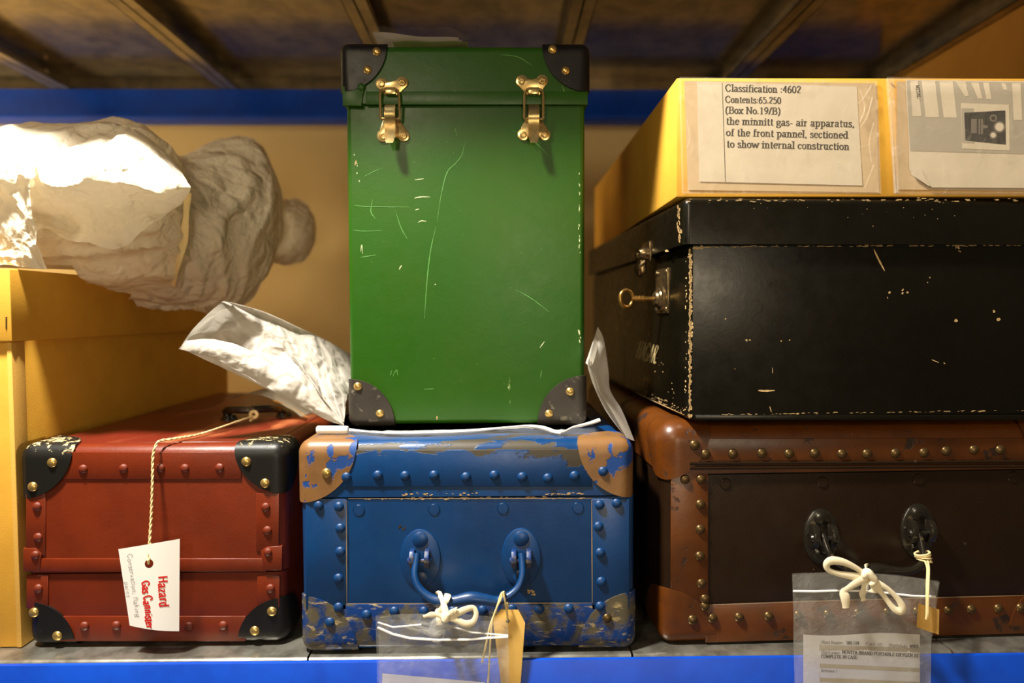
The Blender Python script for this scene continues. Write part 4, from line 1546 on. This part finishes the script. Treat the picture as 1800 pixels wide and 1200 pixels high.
obj('handle', bm, 'iron', brown)

bag2 = thing('polythene_bag', 'clear grip-seal bag holding a printed form, tied before the brown trunk', 'plastic bag', cur.pt(1520, 1230, .71))


def b2(px, py, Y, amp=.0022):
    p = cur.pt(px, py, Y)
    d = math.hypot((px - 1522) / 40, (py - 1055) / 40)
    n = noise.noise(V((px * .03, py * .02, Y * 300))) * amp
    return V((p.x, p.y + n + .003 * math.exp(-d * d), p.z))


def b2f(u, v, Y):
    l = 1393 + 5 * v
    r = 1650 - 14 * min(1, v * 2)
    t = 1008 - 5 * math.sin(math.pi * u * .9) + 14 * u * u
    return b2(l + (r - l) * u, t + (1270 - t) * v, Y)


bm = B()
sheet(bm, lambda u, v: b2f(u, v, .6985), 60, 50)
sheet(bm, lambda u, v: b2f(u, v * .995 + .005, .7065), 60, 50)
obj('film', bm, 'clear', bag2)
bm = B()
tube(bm, [b2(x, y, .6978) for x, y in ((1395, 1039), (1430, 1039), (1480, 1038), (1520, 1040), (1560, 1043), (1600, 1046), (1645, 1049))], .0011, 6)
obj('grip_seal', bm, 'zip', bag2)
bm = B()


def form(px, py, off=0.0):
    t = (px - 1412) / 205
    return cur.pt(px, py, .7022 + .0010 * math.sin(5.2 * t + 1.2) * (1 if py < 1140 else .6) + (.0022 * max(0, (t - .86) / .14) ** 2) - off)


sheet(bm, lambda u, v: form(1412 + 205 * u, 1115 + 2 * math.sin(7 * u) - 1.5 * u + (1275 - 1115) * v), 40, 14)
bmesh.ops.solidify(bm, geom=bm.faces[:], thickness=.0012)
g = lambda u, v: form(u, v, .0001)


def band(ya, yb, sl, xa=1441, xb=1616.5, mi=2):
    n = 14
    for k in range(n):
        u0, u1 = xa + (xb - xa) * k / n, xa + (xb - xa) * (k + 1) / n
        decal(bm, [g(u0, ya + sl * (u0 - xa)), g(u1, ya + sl * (u1 - xa)), g(u1, yb + sl * (u1 - xa)), g(u0, yb + sl * (u0 - xa))], mi)


band(1133, 1140.5, .032); band(1166, 1173, .044); band(1190.5, 1198, .044)
band(1131, 1200, 0, 1440.6, 1441.4)
gt = lambda u, v: form(u, v, .0002)
text(bm, 'Object Number:', gt, 3, (1443, 1130.5), (1483, 1131.8), 5.2, .15, .07)
text(bm, '580.119', gt, 1, (1487, 1132), (1510, 1132.8), 5.6, .22, .10)
text(bm, '/Card: 1/1', gt, 3, (1521, 1133.4), (1551, 1135), 5.2, .15, .07)
text(bm, '/Part/whole:', gt, 3, (1562, 1136), (1596, 1138), 5.2, .15, .07)
text(bm, 'WHOL', gt, 1, (1599, 1138), (1616, 1138.6), 5.4, .22, .10)
text(bm, 'Object name:', gt, 3, (1443, 1148), (1477, 1149.4), 5.2, .15, .07)
text(bm, 'NOVITA BRAND PORTABLE OXYGEN RE', gt, 1, (1480, 1148.4), (1616, 1155), 5.8, .22, .10)
text(bm, 'COMPLETE IN CASE', gt, 1, (1443, 1155.6), (1507, 1157.6), 5.6, .22, .10)
text(bm, 'Reference 1', gt, 3, (1443, 1180.4), (1472, 1181.2), 5.2, .15, .07)
obj('printed_form', bm, ['paperw', 'ink', 'grey', 'inkg'], bag2)

bow = thing('cotton_tape', 'cream cotton tape tied in a bow on the brown trunk handle', 'tie', cur.pt(1525, 1030, .705))
bm = B()
q = lambda x, y, Y: cur.pt(x, y, Y - .0132 if Y < .714 else Y)
ribbon_tape(bm, [q(1524, 1014, .7075), q(1508, 1000, .706), q(1484, 988, .7055), q(1462, 985, .706), q(1453, 992, .7065), q(1457, 1002, .707), q(1474, 1008, .7075), q(1498, 1012, .7075), q(1522, 1017, .708)], .0072, .0016)
ribbon_tape(bm, [q(1524, 1016, .7065), q(1506, 1024, .705), q(1490, 1034, .7045), q(1483, 1040, .7045), q(1486, 1052, .704), q(1487, 1068, .704)], .0078, .0012, wv=lambda t: .75 + .45 * t)
ribbon_tape(bm, [q(1528, 1018, .7065), q(1546, 1026, .7045), q(1562, 1036, .704), q(1578, 1052, .704), q(1586, 1066, .704), q(1583, 1074, .7045), q(1572, 1070, .705), q(1560, 1056, .7055), q(1550, 1042, .706), q(1532, 1022, .7065)], .0068, .0016)
ribbon_tape(bm, [q(1520, 1016, .708), q(1518, 1032, .7095), q(1516, 1044, .7112), q(1518, 1055, .7126)], .0066)
ribbon_tape(bm, [q(1534, 1022, .7065), q(1536, 1032, .705), q(1534, 1041, .705)], .0072)
ribbon_tape(bm, [q(1519, 1013, .7080), q(1522, 1001, .7180), q(1523, 995, .726), q(1526, 997, .742), q(1529, 1012, .744), q(1526, 1019, .724), q(1520, 1040, .7165)], .006)
tube(bm, spline([q(1517, 1014, .7068), q(1524, 1005, .7045), q(1531, 1012, .7042), q(1536, 1020, .7048), q(1528, 1027, .7055)], 6), [.0030, .0036] + [.0042] * 21 + [.0036, .003], 10)
obj('tape', bm, 'tape', bow)
lit = thing('paper_tag', 'small square paper tag on string at the right of the brown trunk handle', 'tag', q(1632, 1115, .706))
bm = B()
ct = [(1614, 1060), (1651, 1071), (1650, 1115), (1611, 1102)]
sheet(bm, lambda u, v: q(*(V(ct[0]).lerp(V(ct[1]), u)).lerp(V(ct[3]).lerp(V(ct[2]), u), v), .7070 + .002 * math.sin(3 * u)), 8, 8)
bmesh.ops.solidify(bm, geom=bm.faces[:], thickness=.0006)
obj('card', bm, 'manila', lit)
bm = B()
cord(bm, [q(1626, 986, .7300), q(1630, 1000, .716), q(1629, 1030, .709), q(1629, 1072, .7055), q(1628, 1088, .7054)], .0010, 6, 1)
cord(bm, [q(1631, 986, .7300), q(1633, 1000, .715), q(1632, 1030, .708), q(1631, 1072, .7052), q(1630, 1084, .7052)], .0010, 6, 1)
for k in range(4):
    c_ = q(1621 + 1.2 * k, 972 + 4.0 * k, .7395)
    tube(bm, [c_ + V((.0078 * math.cos(a), .0060 * math.sin(a), .0016 * math.cos(a + k))) for a in [2 * math.pi * j / 18 for j in range(18)]], .0012, 6, True)
obj('string', bm, 'string', lit)

# ================================================================== black case
FK = Frame(2.4, (.205, .745))
cur = FK
YK = .745
kx0 = cur.pt(1212, 590, YK).x
kx1 = kx0 + .50
zb = FB.pt(1300, 742, .750).z - .002 + .0060
zm = cur.pt(1500, 432, YK).z
zt = cur.pt(1500, 350, YK).z
blk = thing('suitcase', 'large black japanned case with a key in its lock, lying on the brown trunk', 'suitcase', ((kx0 + kx1) / 2, YK + .3, zb))
f = lambda x, y: cur.pt(x, y, YK - .0003)
fs = lambda x, y: cur.px(x, y, kx0 - .0003)
bm = B()
box(bm, kx0, kx1, YK, YK + .60, zb, zm - .001, .004, 3, flat='t')
chips(bm, f, ((1214, 440), (1213.5, 732)), 150, 1.9, 1, 1.3, 1.7)
chips(bm, f, ((1213, 440), (1212.5, 732)), 120, 1.6, 1, .7, 2.5)
chips(bm, fs, ((1206, 448), (1206, 720)), 26, .9, 1, 1.0, 2)
chips(bm, f, ((1218, 437), (1236, 434)), 22, 1.5, 1, 1.5, 2)
chips(bm, f, ((1236, 433.5), (1800, 431)), 90, .7, 1, .5, 8)
chips(bm, f, ((1356, 733), (1404, 731)), 26, 2.2, 1, 2.0, 1.6)
chips(bm, f, ((1230, 729), (1800, 721)), 70, .55, 1, .5, 7)
chips(bm, f, ((1680, 431), (1690, 440)), 10, 1.4, 1, 2, 1.2)
for w, pts in ((3.2, ((1536, 438), (1544, 455), (1555, 476))), (3.4, ((1333, 686), (1345, 687), (1362, 686))), (1.6, ((1353, 714), (1356, 724))), (1.0, ((1358, 646), (1358, 656))), (1.4, ((1638, 632), (1650, 637)))):
    scratch(bm, f, pts, w, 1)
for x, y, s_ in ((1564, 514, 2.6), (1587, 509, 1.6), (1586, 515, 2), (1595, 514, 2.2), (1560, 522, 1), (1630, 496, 1), (1680, 563, 2.6), (1747, 546, 2.0), (1755, 561, 2.8), (1660, 638, 1.8), (1634, 488, .8), (1312, 598, 2.0), (1318, 598, 1.6), (1373, 599, 1.2), (1388, 598, 1.6), (1275, 560, .9), (1292, 648, 1)):
    chips(bm, f, ((x - .6, y), (x + .6, y)), 2, s_, 1, .6, 1.1)
for pts in (((1303, 533), (1330, 527), (1340, 545), (1322, 560), (1340, 575), (1330, 597), (1305, 598)), ((1388, 525), (1368, 560), (1372, 596), (1398, 594)), ((1431, 528), (1421, 598)), ((1472, 530), (1453, 594))):
    scratch(bm, f, pts, .8, 2)
for x0_, y0_, x1_, y1_, n_ in ((1120, 600, 1200, 700, 26), (1130, 688, 1205, 720, 30), (1118, 688, 1200, 724, 30)):
    chips(bm, fs, ((x0_, y0_), (x1_, y1_)), n_, .7, 1, 8 if n_ == 26 else 1.2, 2)
scratch(bm, fs, ((1118, 690), (1150, 705), (1203, 729)), 1.3, 1)
text(bm, 'HAGAR.', lambda u, v: cur.px(u, v, kx0 - .0006), 3, (1116, 629), (1152, 640), 33, .044, .04, False)
scratch(bm, fs, ((1097, 590), (1097, 640), (1096, 672)), 2.0, 2)
scratch(bm, fs, ((1068, 622), (1080, 625), (1096, 617)), 1.8, 2)
obj('body', bm, ['black', 'chip', 'brownp', 'gold'], blk)
bm = B()
xk = kx0 - .009
YKl = YK - .007
box(bm, xk, kx1 + .004, YKl, YK + .606, zm + .001, zt, .008, 5, flat='b')
g2 = lambda x, y: cur.pt(x, y, YKl - .0003)
gs = lambda x, y: cur.px(x, y, xk - .0003)
chips(bm, g2, ((1190, 352), (1800, 351)), 60, .9, 1, 1.4, 5)
chips(bm, g2, ((1193, 362), (1194, 426)), 44, 1.3, 1, 1.2, 3)
chips(bm, g2, ((1240, 360), (1700, 370)), 30, .5, 1, 16, 2)
chips(bm, gs, ((1172, 440), (1174, 442)), 3, 2.2, 1, 1, 1)
obj('lid', bm, ['black', 'chip'], blk)
bm = B()
box(bm, kx0 + .004, kx1 - .004, YK + .003, YK + .595, zm - .005, zm + .005)
obj('neck', bm, 'darkgap', blk)
s = strip('bottom_rim', 1222, 1850, 729, 738, YK, 'black', blk, .0012)

# lock plate, key, catch and side rivets on the left side
pl = [cur.px(x, y, kx0) for x, y in ((1156, 478), (1177, 466), (1178, 545), (1156, 556))]
ya, yb = pl[1].y, pl[0].y
za, zc = (pl[2].z + pl[3].z) / 2, (pl[0].z + pl[1].z) / 2
bm = B()
box(bm, kx0 - .0025, kx0 + .001, ya, yb, za, zc, .001, 2)
lk = obj('lock_plate', bm, 'nick', blk)
bm = B()
ym, zk_ = (ya + yb) / 2, cur.px(1163, 525, kx0).z
lathe(bm, [(0, .010), (.007, .010), (.009, .0085), (.010, .006), (.0125, .005), (.0135, .003), (.0165, .0022), (.017, 0)], (kx0 - .0025, ym, zk_), (-1, 0, 0), 24)
obj('keyhole_boss', bm, 'nick', lk)
for dy, dz in ((-.8, .82), (.8, .82), (-.8, -.82), (.8, -.82)):
    rivet((kx0 - .0025, ym + dy * (yb - ya) / 2, (za + zc) / 2 + dz * (zc - za) / 2), .0036, 'nick', lk, axis='x')
key = thing('key', 'brass key left in the lock of the black case', 'key', (kx0 - .03, ym, zk_ - .01))
bm = B()
tip = cur.pt(1112, 524, ym)
tube(bm, [(kx0 - .0105, ym, zk_), (tip.x - .001, ym, zk_)], .0028, 12)
obj('shank', bm, 'keym', key)
bm = B()
for k in range(3):
    xx = tip.x + .004 + .0045 * k
    tube(bm, [(xx - .0012, ym, zk_), (xx + .0012, ym, zk_)], .0040, 12)
obj('collar', bm, 'keym', key)
bm = B()
c_ = cur.pt(1101, 525, ym)
tube(bm, [(c_.x + .0085 * math.cos(a), ym + .003 * math.cos(a), zk_ + .0105 * math.sin(a)) for a in [2 * math.pi * k / 32 for k in range(32)]], .0026, 10, True)
obj('bow', bm, 'keym', key)
cc = cur.px(1138, 455, xk)
bm = B()
box(bm, xk - .0025, xk + .001, cc.y - .02, cc.y + .02, cc.z - .004, cc.z + .022, .001, 2)
for k in (-1, 1):
    lathe(bm, [(0, .012), (.006, .011), (.0085, .006), (.009, 0)], (xk - .0025, cc.y + k * .0105, cc.z + .006), (-1, 0, 0), 16)
box(bm, xk - .012, xk - .002, cc.y - .007, cc.y + .007, cc.z - .020, cc.z + .002, .003, 3)
tube(bm, spline([(xk - .006, cc.y - .012, cc.z - .003), (xk - .013, cc.y - .010, cc.z - .012), (xk - .010, cc.y, cc.z - .022), (xk - .013, cc.y + .010, cc.z - .012), (xk - .006, cc.y + .012, cc.z - .003)], 5), .0026, 8)
obj('catch', bm, 'nick', blk)

# ================================================================== yellow archive box on the right
cur = WORLD
YY = .752
x0 = P(1189, 240, YY).x
x1 = x0 + .50
zb = cur.pt(1500, 346, YY).z
zb = max(zb, zt + .0012)
zt2 = P(1400, 137, YY).z
yel = thing('archive_box', 'yellow cardboard archive box on the black case with two document wallets', 'box', ((x0 + x1) / 2, YY + .3, zb))
bm = B()
box(bm, x0, x1, YY, YY + .66, zb, zt2, .0015, 2)
obj('carton', bm, 'card', yel)
fy = lambda x, y, o=0.0: P(x, y, YY - .0008 - o)
# wallet one
bm = B()


def wal(c, o=.0012, wob=.0006):
    def fn(u, v):
        a = V(c[0]).lerp(V(c[1]), u).lerp(V(c[3]).lerp(V(c[2]), u), v)
        e = min(u, 1 - u, v, 1 - v)
        return fy(a.x, a.y, o + (.0012 * min(1, e * 8)) + wob * noise.noise(V((a.x * .05, a.y * .05, 1))))
    return fn


W1 = [(1195, 137), (1540, 143), (1547, 339), (1200, 339)]
sheet(bm, wal(W1, .0024), 40, 24)
w1 = obj('document_wallet', bm, 'sleeve', yel)
bm = B()
sheet(bm, lambda u, v: fy(1203 + 336 * u + 6 * v, 142 + 4 * u + 192 * v, .0001), 4, 4)
obj('backing_sheet', bm, 'backing', w1)
bm = B()
for a, b in ((0, 1), (1, 2), (2, 3), (3, 0)):
    tube(bm, [fy(*(V(W1[a]).lerp(V(W1[b]), t / 8)), .0016) for t in range(9)], .0012, 6)
obj('welded_edge', bm, 'sleeve', w1)
bm = B()
C1 = [(1225, 143), (1506, 152), (1516, 326), (1229, 319)]


def pap(c, bow_):
    def fn(u, v):
        a = V(c[0]).lerp(V(c[1]), u).lerp(V(c[3]).lerp(V(c[2]), u), v)
        return fy(a.x, a.y, .0004 + bow_ * math.sin(math.pi * u) * .3 + bow_ * max(0, v - .75) * 2 * abs(u - .5))
    return fn


sheet(bm, pap(C1, .001), 24, 16)
def tx(px, py):
    u, v = (px - 1225) / 285, (py - 143) / 178
    return fy(px, py, .00055 + .001 * math.sin(math.pi * min(1, max(0, u))) * .3 + .001 * max(0, v - .75) * 2 * abs(u - .5))


decal(bm, [tx(1269, 145), tx(1269.8, 145), tx(1275.4, 320), tx(1274.6, 320)], 1)
sl = .022
for s_, xa_, xb_, yb_, h in (('Classification :4602', 1274.6, 1408, 160.7, 12.4), ('Contents:65.250', 1274.6, 1373, 180.2, 11.6), ('(Box No.19/B)', 1274.6, 1372, 199.2, 12.0),
                             ('the minnitt gas- air apparatus,', 1276, 1502, 218.6, 12.6), ('of the front pannel, sectioned', 1276, 1491, 238.6, 12.6), ('to show internal construction', 1277, 1493, 258.8, 12.6)):
    text(bm, s_, tx, 1, (xa_, yb_), (xb_, yb_ + sl * (xb_ - xa_)), h, .19, .075)
obj('label_sheet', bm, ['paper', 'ink'], w1)
bm = B()
for pts in (((1512, 158), (1520, 190), (1511, 215)), ((1532, 150), (1518, 172), (1508, 182)), ((1534, 170), (1524, 205), (1512, 224)), ((1536, 215), (1528, 250), (1532, 285)), ((1512, 258), (1524, 256), (1534, 258)), ((1536, 290), (1528, 310), (1520, 330)), ((1207, 210), (1212, 240), (1208, 260))):
    tube(bm, [fy(a, b, .0034) for a, b in [(p.x, p.y) for p in spline([(*p, 0) for p in pts], 5)]], .0008, 6)
obj('crease', bm, 'sleeve', w1)
# wallet two
bm = B()
W2 = [(1560, 138), (1890, 146), (1890, 341), (1574, 339)]
sheet(bm, wal(W2, .0040), 40, 24)
w2 = obj('document_wallet', bm, 'sleeve', yel)
bm = B()
sheet(bm, lambda u, v: fy(1576 + 304 * u, 143 + 4 * u + 190 * v, .0001), 4, 4)
obj('backing_sheet', bm, 'backing', w2)
bm = B()
for a, b in ((0, 1), (2, 3), (3, 0)):
    tube(bm, [fy(*(V(W2[a]).lerp(V(W2[b]), t / 8)), .0018) for t in range(9)], .0018, 6)
tube(bm, [fy(1567 + 9 * t / 8, 138 + 201 * t / 8, .0028) for t in range(9)], .0032, 8)
obj('welded_edge', bm, 'sleeve', w2)
bm = B()


def pap2(px, py, o=0.0):
    t = max(0, (165 - py) / 25)
    return fy(px, py, .0026 + .4 * o - .0024 * t * t * .8 + .0012 * max(0, (px - 1590) / 200) * 0)


L2 = [(1592, 140, 0), (1594, 180, 0), (1597, 230, 0), (1598, 280, 0), (1599, 304, 0)]
Ls = spline(L2, 4)


def p2(u, v):
    l = lp(Ls, v)
    yb_ = 329 + 2 * u
    y = 140 + 4 * u + (yb_ - 140 - 4 * u) * v
    x = l.x + (1880 - l.x) * u
    if v > .86:                                      # turned-up corner
        x = max(x, 1599 + (v - .86) / .14 * 38)
    return pap2(x, y)


sheet(bm, p2, 60, 24)
tz = lambda u, v, o=.0005: pap2(u, v, o)


def quad(pts, mi, o=.0005):
    (ax, ay), (bx, by), (cx_, cy_), (dx, dy) = pts
    n = 24
    for i in range(n):
        for j in range(3):
            def at(a, b):
                p = V((ax, ay)).lerp(V((bx, by)), a).lerp(V((dx, dy)).lerp(V((cx_, cy_)), a), b)
                return tz(p.x, p.y, o)
            decal(bm, [at(j / 3, i / n), at((j + 1) / 3, i / n), at((j + 1) / 3, (i + 1) / n), at(j / 3, (i + 1) / n)], mi)


quad(((1593.5, 141), (1880, 146), (1880, 273), (1600, 265)), 2)
for a in ((1600, 1613, 1604, 1620, 142, 204), (1620, 1644, 1627, 1651, 142, 206), (1651, 1675, 1659, 1682, 143, 206.5), (1680, 1697, 1696, 1703, 143, 169), (1707, 1720, 1719, 1727, 145, 173), (1728, 1738, 1734, 1743, 145, 174), (1760, 1767, 1764, 1771, 146, 158), (1779, 1794, 1782, 1797, 146, 211)):
    quad(((a[0], a[4]), (a[1], a[4]), (a[3], a[5]), (a[2], a[5])), 0, .0008)
quad(((1689, 181), (1774, 184), (1775, 264.5), (1691, 261)), 0, .0009)
quad(((1690, 190), (1712, 190.5), (1713, 252), (1691, 251)), 2, .0011)
quad(((1695, 198), (1767, 194), (1768, 254), (1697, 247)), 1, .0013)
quad(((1707, 209), (1717, 209), (1717, 234.5), (1707, 234)), 3, .0015)
quad(((1720, 209), (1728, 209), (1728, 236), (1720, 235.5)), 3, .0015)
quad(((1723, 209), (1724, 209), (1724, 236), (1723, 235.5)), 1, .0017)
quad(((1728, 219), (1737, 221), (1736, 225), (1728, 226)), 3, .0015)
for cx, cy, r, inner in ((1746, 207.5, 6.5, 3.5), (1757, 223, 10.5, 7.5), (1746, 237.5, 7, 4.5)):
    for rr, mi, o in ((r, 3, .0015), (inner, 1 if inner < 4 else 0, .0018)):
        decal(bm, [tz(cx + rr * math.cos(2 * math.pi * k / 20), cy + rr * math.sin(2 * math.pi * k / 20), o) for k in range(20)], mi)
text(bm, 'METAL:', lambda u, v: tz(u, v, .0011), 1, (1609.5, 150), (1612.5, 174), 6, .16, .08)
obj('printed_sheet', bm, ['paper', 'ink', 'grey', 'inkg'], w2)
bm = B()
decal(bm, [tz(1600, 305, .001), tz(1619, 296, .0012), tz(1637, 328, .001)], 0)
decal(bm, [tz(1601, 306, .0012), tz(1620, 300, .0022), tz(1634, 328, .0014)], 0)
obj('turned_corner', bm, 'paper', w2)

# ================================================================== yellow archive box on the left
YX = .769
xr = P(27, 860, YX).x
xl = xr - .42
zl0 = P(20, 601, YX).z
zlt = P(20, 472, YX - .004).z
ybx = thing('archive_box', 'tall yellow cardboard archive box with a lid at the left edge', 'box', ((xl + xr) / 2, YX + .3, ZS))
bm = B()
box(bm, xl, xr, YX, YX + .60, ZS + .0005, zl0 + .02, .0015, 2)
obj('carton', bm, 'card', ybx)
bm = B()
box(bm, xr - .0035, xr + .0022, YX - .0016, YX + .02, ZS + .001, zl0, .0009, 2)
obj('corner_fold', bm, 'cardedge', ybx)
bm = B()


def lidside(u, v):                                   # slightly wavy lid side
    z = zl0 + (zlt - zl0) * v
    return V((xr + .0062 + .0012 * math.sin(7 * u + 2 * v), YX - .006 + .612 * u, z))


box(bm, xl - .005, xr + .0062, YX - .006, YX + .606, zl0 + .0005, zlt, .0018, 2)
obj('lid', bm, 'card', ybx)
bm = B()
a = P(11, 557, YX - .0064); b = P(11, 578, YX - .0064)
tube(bm, [a + V((0, .001, 0)), a, b, b + V((0, .001, 0))], .0008, 6)
obj('staple', bm, 'staple', ybx)
for y, Y_ in ((690, .776), (773, .776)):
    p = V((xr + .0005, .782, P(42, y, .782).z))
    bm = B()
    tube(bm, [p + V((0, 0, .008)), p - V((0, 0, .008))], .0008, 6)
    obj('staple', bm, 'staple', ybx)
ZLID = zlt

# ================================================================== wrapped bundle on the left box
bun = thing('wrapped_bundle', 'white fabric-wrapped bundle slumped over the lid of the left yellow box', 'bundle', P(200, 480, .95))
ST = [  # px, top y, bottom y, distance, half width
    (-200, 212, 478, .80, .080), (-90, 218, 480, .83, .088), (20, 224, 482, .86, .092), (100, 226, 486, .885, .095), (165, 226, 496, .91, .098), (225, 226, 508, .94, .100),
    (265, 250, 516, .97, .096), (296, 284, 520, .995, .080), (318, 320, 510, 1.015, .056), (332, 370, 480, 1.03, .028), (338, 400, 450, 1.035, .008)]
SU = [(215, 300, 524, .99, .088), (262, 290, 532, 1.0, .098), (310, 282, 538, 1.03, .106), (350, 272, 539, 1.06, .108), (392, 257, 533, 1.09, .104), (425, 248, 520, 1.115, .094), (446, 262, 500, 1.13, .076), (464, 298, 474, 1.145, .056), (477, 330, 446, 1.155, .036), (485, 368, 410, 1.16, .012)]


def stations(T):
    c, r = [], []
    for px, y0, y1, Y, w in T:
        t, b_ = P(px, y0, Y), P(px, y1, Y)
        c.append((t + b_) / 2)
        r.append((w, (t.z - b_.z) / 2, 0))
    return spline(c, 6), spline(r, 6)


cs, rs = stations(ST)
axd = (cs[-1] - cs[0]).normalized()
sidev = V((axd.y, -axd.x, 0)).normalized()


def loft(cs, rs, u, a, seed, amp, fold, lean):
    k = u * (len(cs) - 1)
    i = min(int(k), len(cs) - 2)
    c = cs[i].lerp(cs[i + 1], k - i)
    r = rs[i].lerp(rs[i + 1], k - i)
    ca, sa = math.cos(a), math.sin(a)
    p = c + sidev * (r.x * ca) + V((0, 0, r.y * sa))
    n = (sidev * ca + V((0, 0, sa))).normalized()
    s_ = p.dot(axd)
    w = noise.noise(p * 6 + V((seed, 0, 0)))
    # long creases that run round the wrap, leaning with the pull of the tie
    t = (s_ + lean * p.z) * fold + w * 2.2 + 1.3 * math.sin(a + seed)
    d = amp * .9 * (1 - 2.2 * abs(noise.noise(V((t, p.z * 3.2, seed)))))
    d += amp * .55 * (1 - 2.2 * abs(noise.noise(V((t * 2.3 + 5, p.z * 7, seed + 3)))))
    d += crump(V((p.x, p.y * .6, p.z)) + V((seed, 0, 0)), 16, amp * .5)
    q_ = V((p.x * 7, p.y * 5, p.z * 6)) + V((w, seed, .7 * w))
    f_ = noise.voronoi(q_)[0]
    d += amp * 1.5 * (min(1.0, (f_[1] - f_[0]) * 1.6) - .5)
    e = min(1.0, min(r.x, r.y) / .05)
    return p + n * (d * e)


def facet(p, f, amp):
    q_ = V(p) * f + V((noise.noise(V(p) * f * .6), noise.noise(V(p) * f * .6 + V((5, 0, 0))), 0)) * .8
    d_ = noise.voronoi(q_)[0]
    return amp * (min(1.0, (d_[1] - d_[0]) * 1.5) - .5)


def settle(bm):
    for v in bm.verts:                               # rests on the lid and sags over its edge
        dx, dz = xr + .0185 - v.co.x, ZLID + .010 - v.co.z
        if dx > 0 and dz > 0:
            ex_, ez_ = .12 - dx, .12 - dz              # seen from a point inside the box
            if ex_ <= 0 or ez_ > ex_:
                if ez_ > .002:
                    v.co.x += ex_ * (.12 / ez_ - 1)
                v.co.z += dz
            else:
                v.co.z += max(-.02, min(.02, ez_ * (.12 / ex_ - 1)))
                v.co.x += dx


bm = B()
sheet(bm, lambda u, v: loft(cs, rs, u, v * 2 * math.pi, 0, .008, 9, .9), 160, 140)
bmesh.ops.remove_doubles(bm, verts=bm.verts, dist=1e-6)
settle(bm)
obj('wrapping', bm, 'tyvek', bun)
c1, r1 = stations(SU)
bm = B()
sheet(bm, lambda u, v: loft(c1, r1, u, v * 2 * math.pi, 11, .0075, 8, 1.1), 150, 140)
bmesh.ops.remove_doubles(bm, verts=bm.verts, dist=1e-6)
settle(bm)
obj('wrapped_end', bm, 'tyvek', bun)
bm = B()
ribbon_tape(bm, [P(330, 338, .90), P(327, 380, .905), P(323, 420, .915), P(314, 460, .92), P(302, 500, .945)], .010, .0012, 8)
obj('tie_band', bm, 'string', bun, 'yellowish cotton tie')
TS = [(452, 404, 1.19, .030, .040), (478, 406, 1.215, .034, .044), (505, 407, 1.24, .040, .052), (528, 406, 1.265, .038, .052), (543, 406, 1.285, .022, .034), (550, 406, 1.295, .006, .010)]
c2 = spline([(*P(a, b, c_), ) for a, b, c_, *_ in TS], 5)
r2 = spline([(h, v, 0) for *_, h, v in TS], 5)
bm = B()
sheet(bm, lambda u, v: loft(c2, r2, u, v * 2 * math.pi, 4, .008, 26, .2), 50, 60)
bmesh.ops.remove_doubles(bm, verts=bm.verts, dist=1e-6)
obj('bunched_end', bm, 'tyvek', bun)
# loose flap at the front: top, ridge, underside
ROW = [
    [(56, 238, .890), (70, 240, .890), (100, 240, .885), (160, 236, .880), (230, 226, .885), (285, 262, .885), (318, 300, .86)],
    [(58, 258, .79), (75, 268, .785), (100, 275, .785), (160, 268, .78), (225, 264, .785), (285, 292, .80), (328, 318, .815)],
    [(58, 290, .760), (75, 306, .752), (105, 322, .748), (165, 316, .742), (225, 318, .748), (285, 334, .775), (333, 326, .805)],
    [(60, 330, .770), (75, 335, .763), (100, 338, .760), (160, 334, .757), (225, 334, .766), (285, 344, .79), (330, 334, .810)],
    [(60, 380, .80), (78, 380, .805), (105, 384, .81), (165, 385, .80), (225, 378, .80), (282, 372, .81), (322, 346, .820)],
    [(64, 410, .795), (85, 402, .80), (112, 418, .80), (160, 428, .79), (203, 440, .778), (262, 402, .80), (312, 358, .825)]]
cols = [spline([P(*q_) for q_ in r], 10) for r in ROW]


def flap(u, v):                                          # loose cloth between the rows
    k = u * (len(cols[0]) - 1)
    i = min(int(k), len(cols[0]) - 2)
    line = [c_[i].lerp(c_[i + 1], k - i) for c_ in cols]
    t = v * 5
    j = min(int(t), 4)
    a_, b_, c_, d_ = line[max(j - 1, 0)], line[j], line[j + 1], line[min(j + 2, 5)]
    s_ = t - j
    p = (b_ * 2 + (c_ - a_) * s_ + (a_ * 2 - b_ * 5 + c_ * 4 - d_) * s_ * s_ + (b_ * 3 - a_ - c_ * 3 + d_) * s_ ** 3) * .5
    return p + V((0, -1, .4)).normalized() * ((crump(p + V((9, 0, 0)), 17, .008) + facet(p + V((9, 0, 0)), 16, .009)) * (1 if v < .9 else .6))


bm = B()
sheet(bm, flap, 110, 70)
obj('loose_flap', bm, 'tyvek', bun)
LROW = [[(-80, 240, .86), (-20, 236, .86), (30, 240, .85), (57, 246, .83)], [(-80, 300, .77), (-20, 300, .765), (30, 300, .755), (58, 285, .745)], [(-80, 350, .775), (-20, 345, .775), (30, 340, .765), (59, 335, .746)],
        [(-80, 400, .78), (-20, 400, .785), (30, 395, .77), (60, 390, .748)], [(-80, 440, .785), (-20, 438, .785), (35, 440, .77), (68, 435, .75)], [(-80, 462, .80), (-20, 464, .79), (40, 470, .775), (84, 474, .76)]]
cols = [spline([P(*q_) for q_ in r], 10) for r in LROW]
bm = B()
sheet(bm, flap, 60, 70)
obj('loose_flap', bm, 'tyvek', bun)
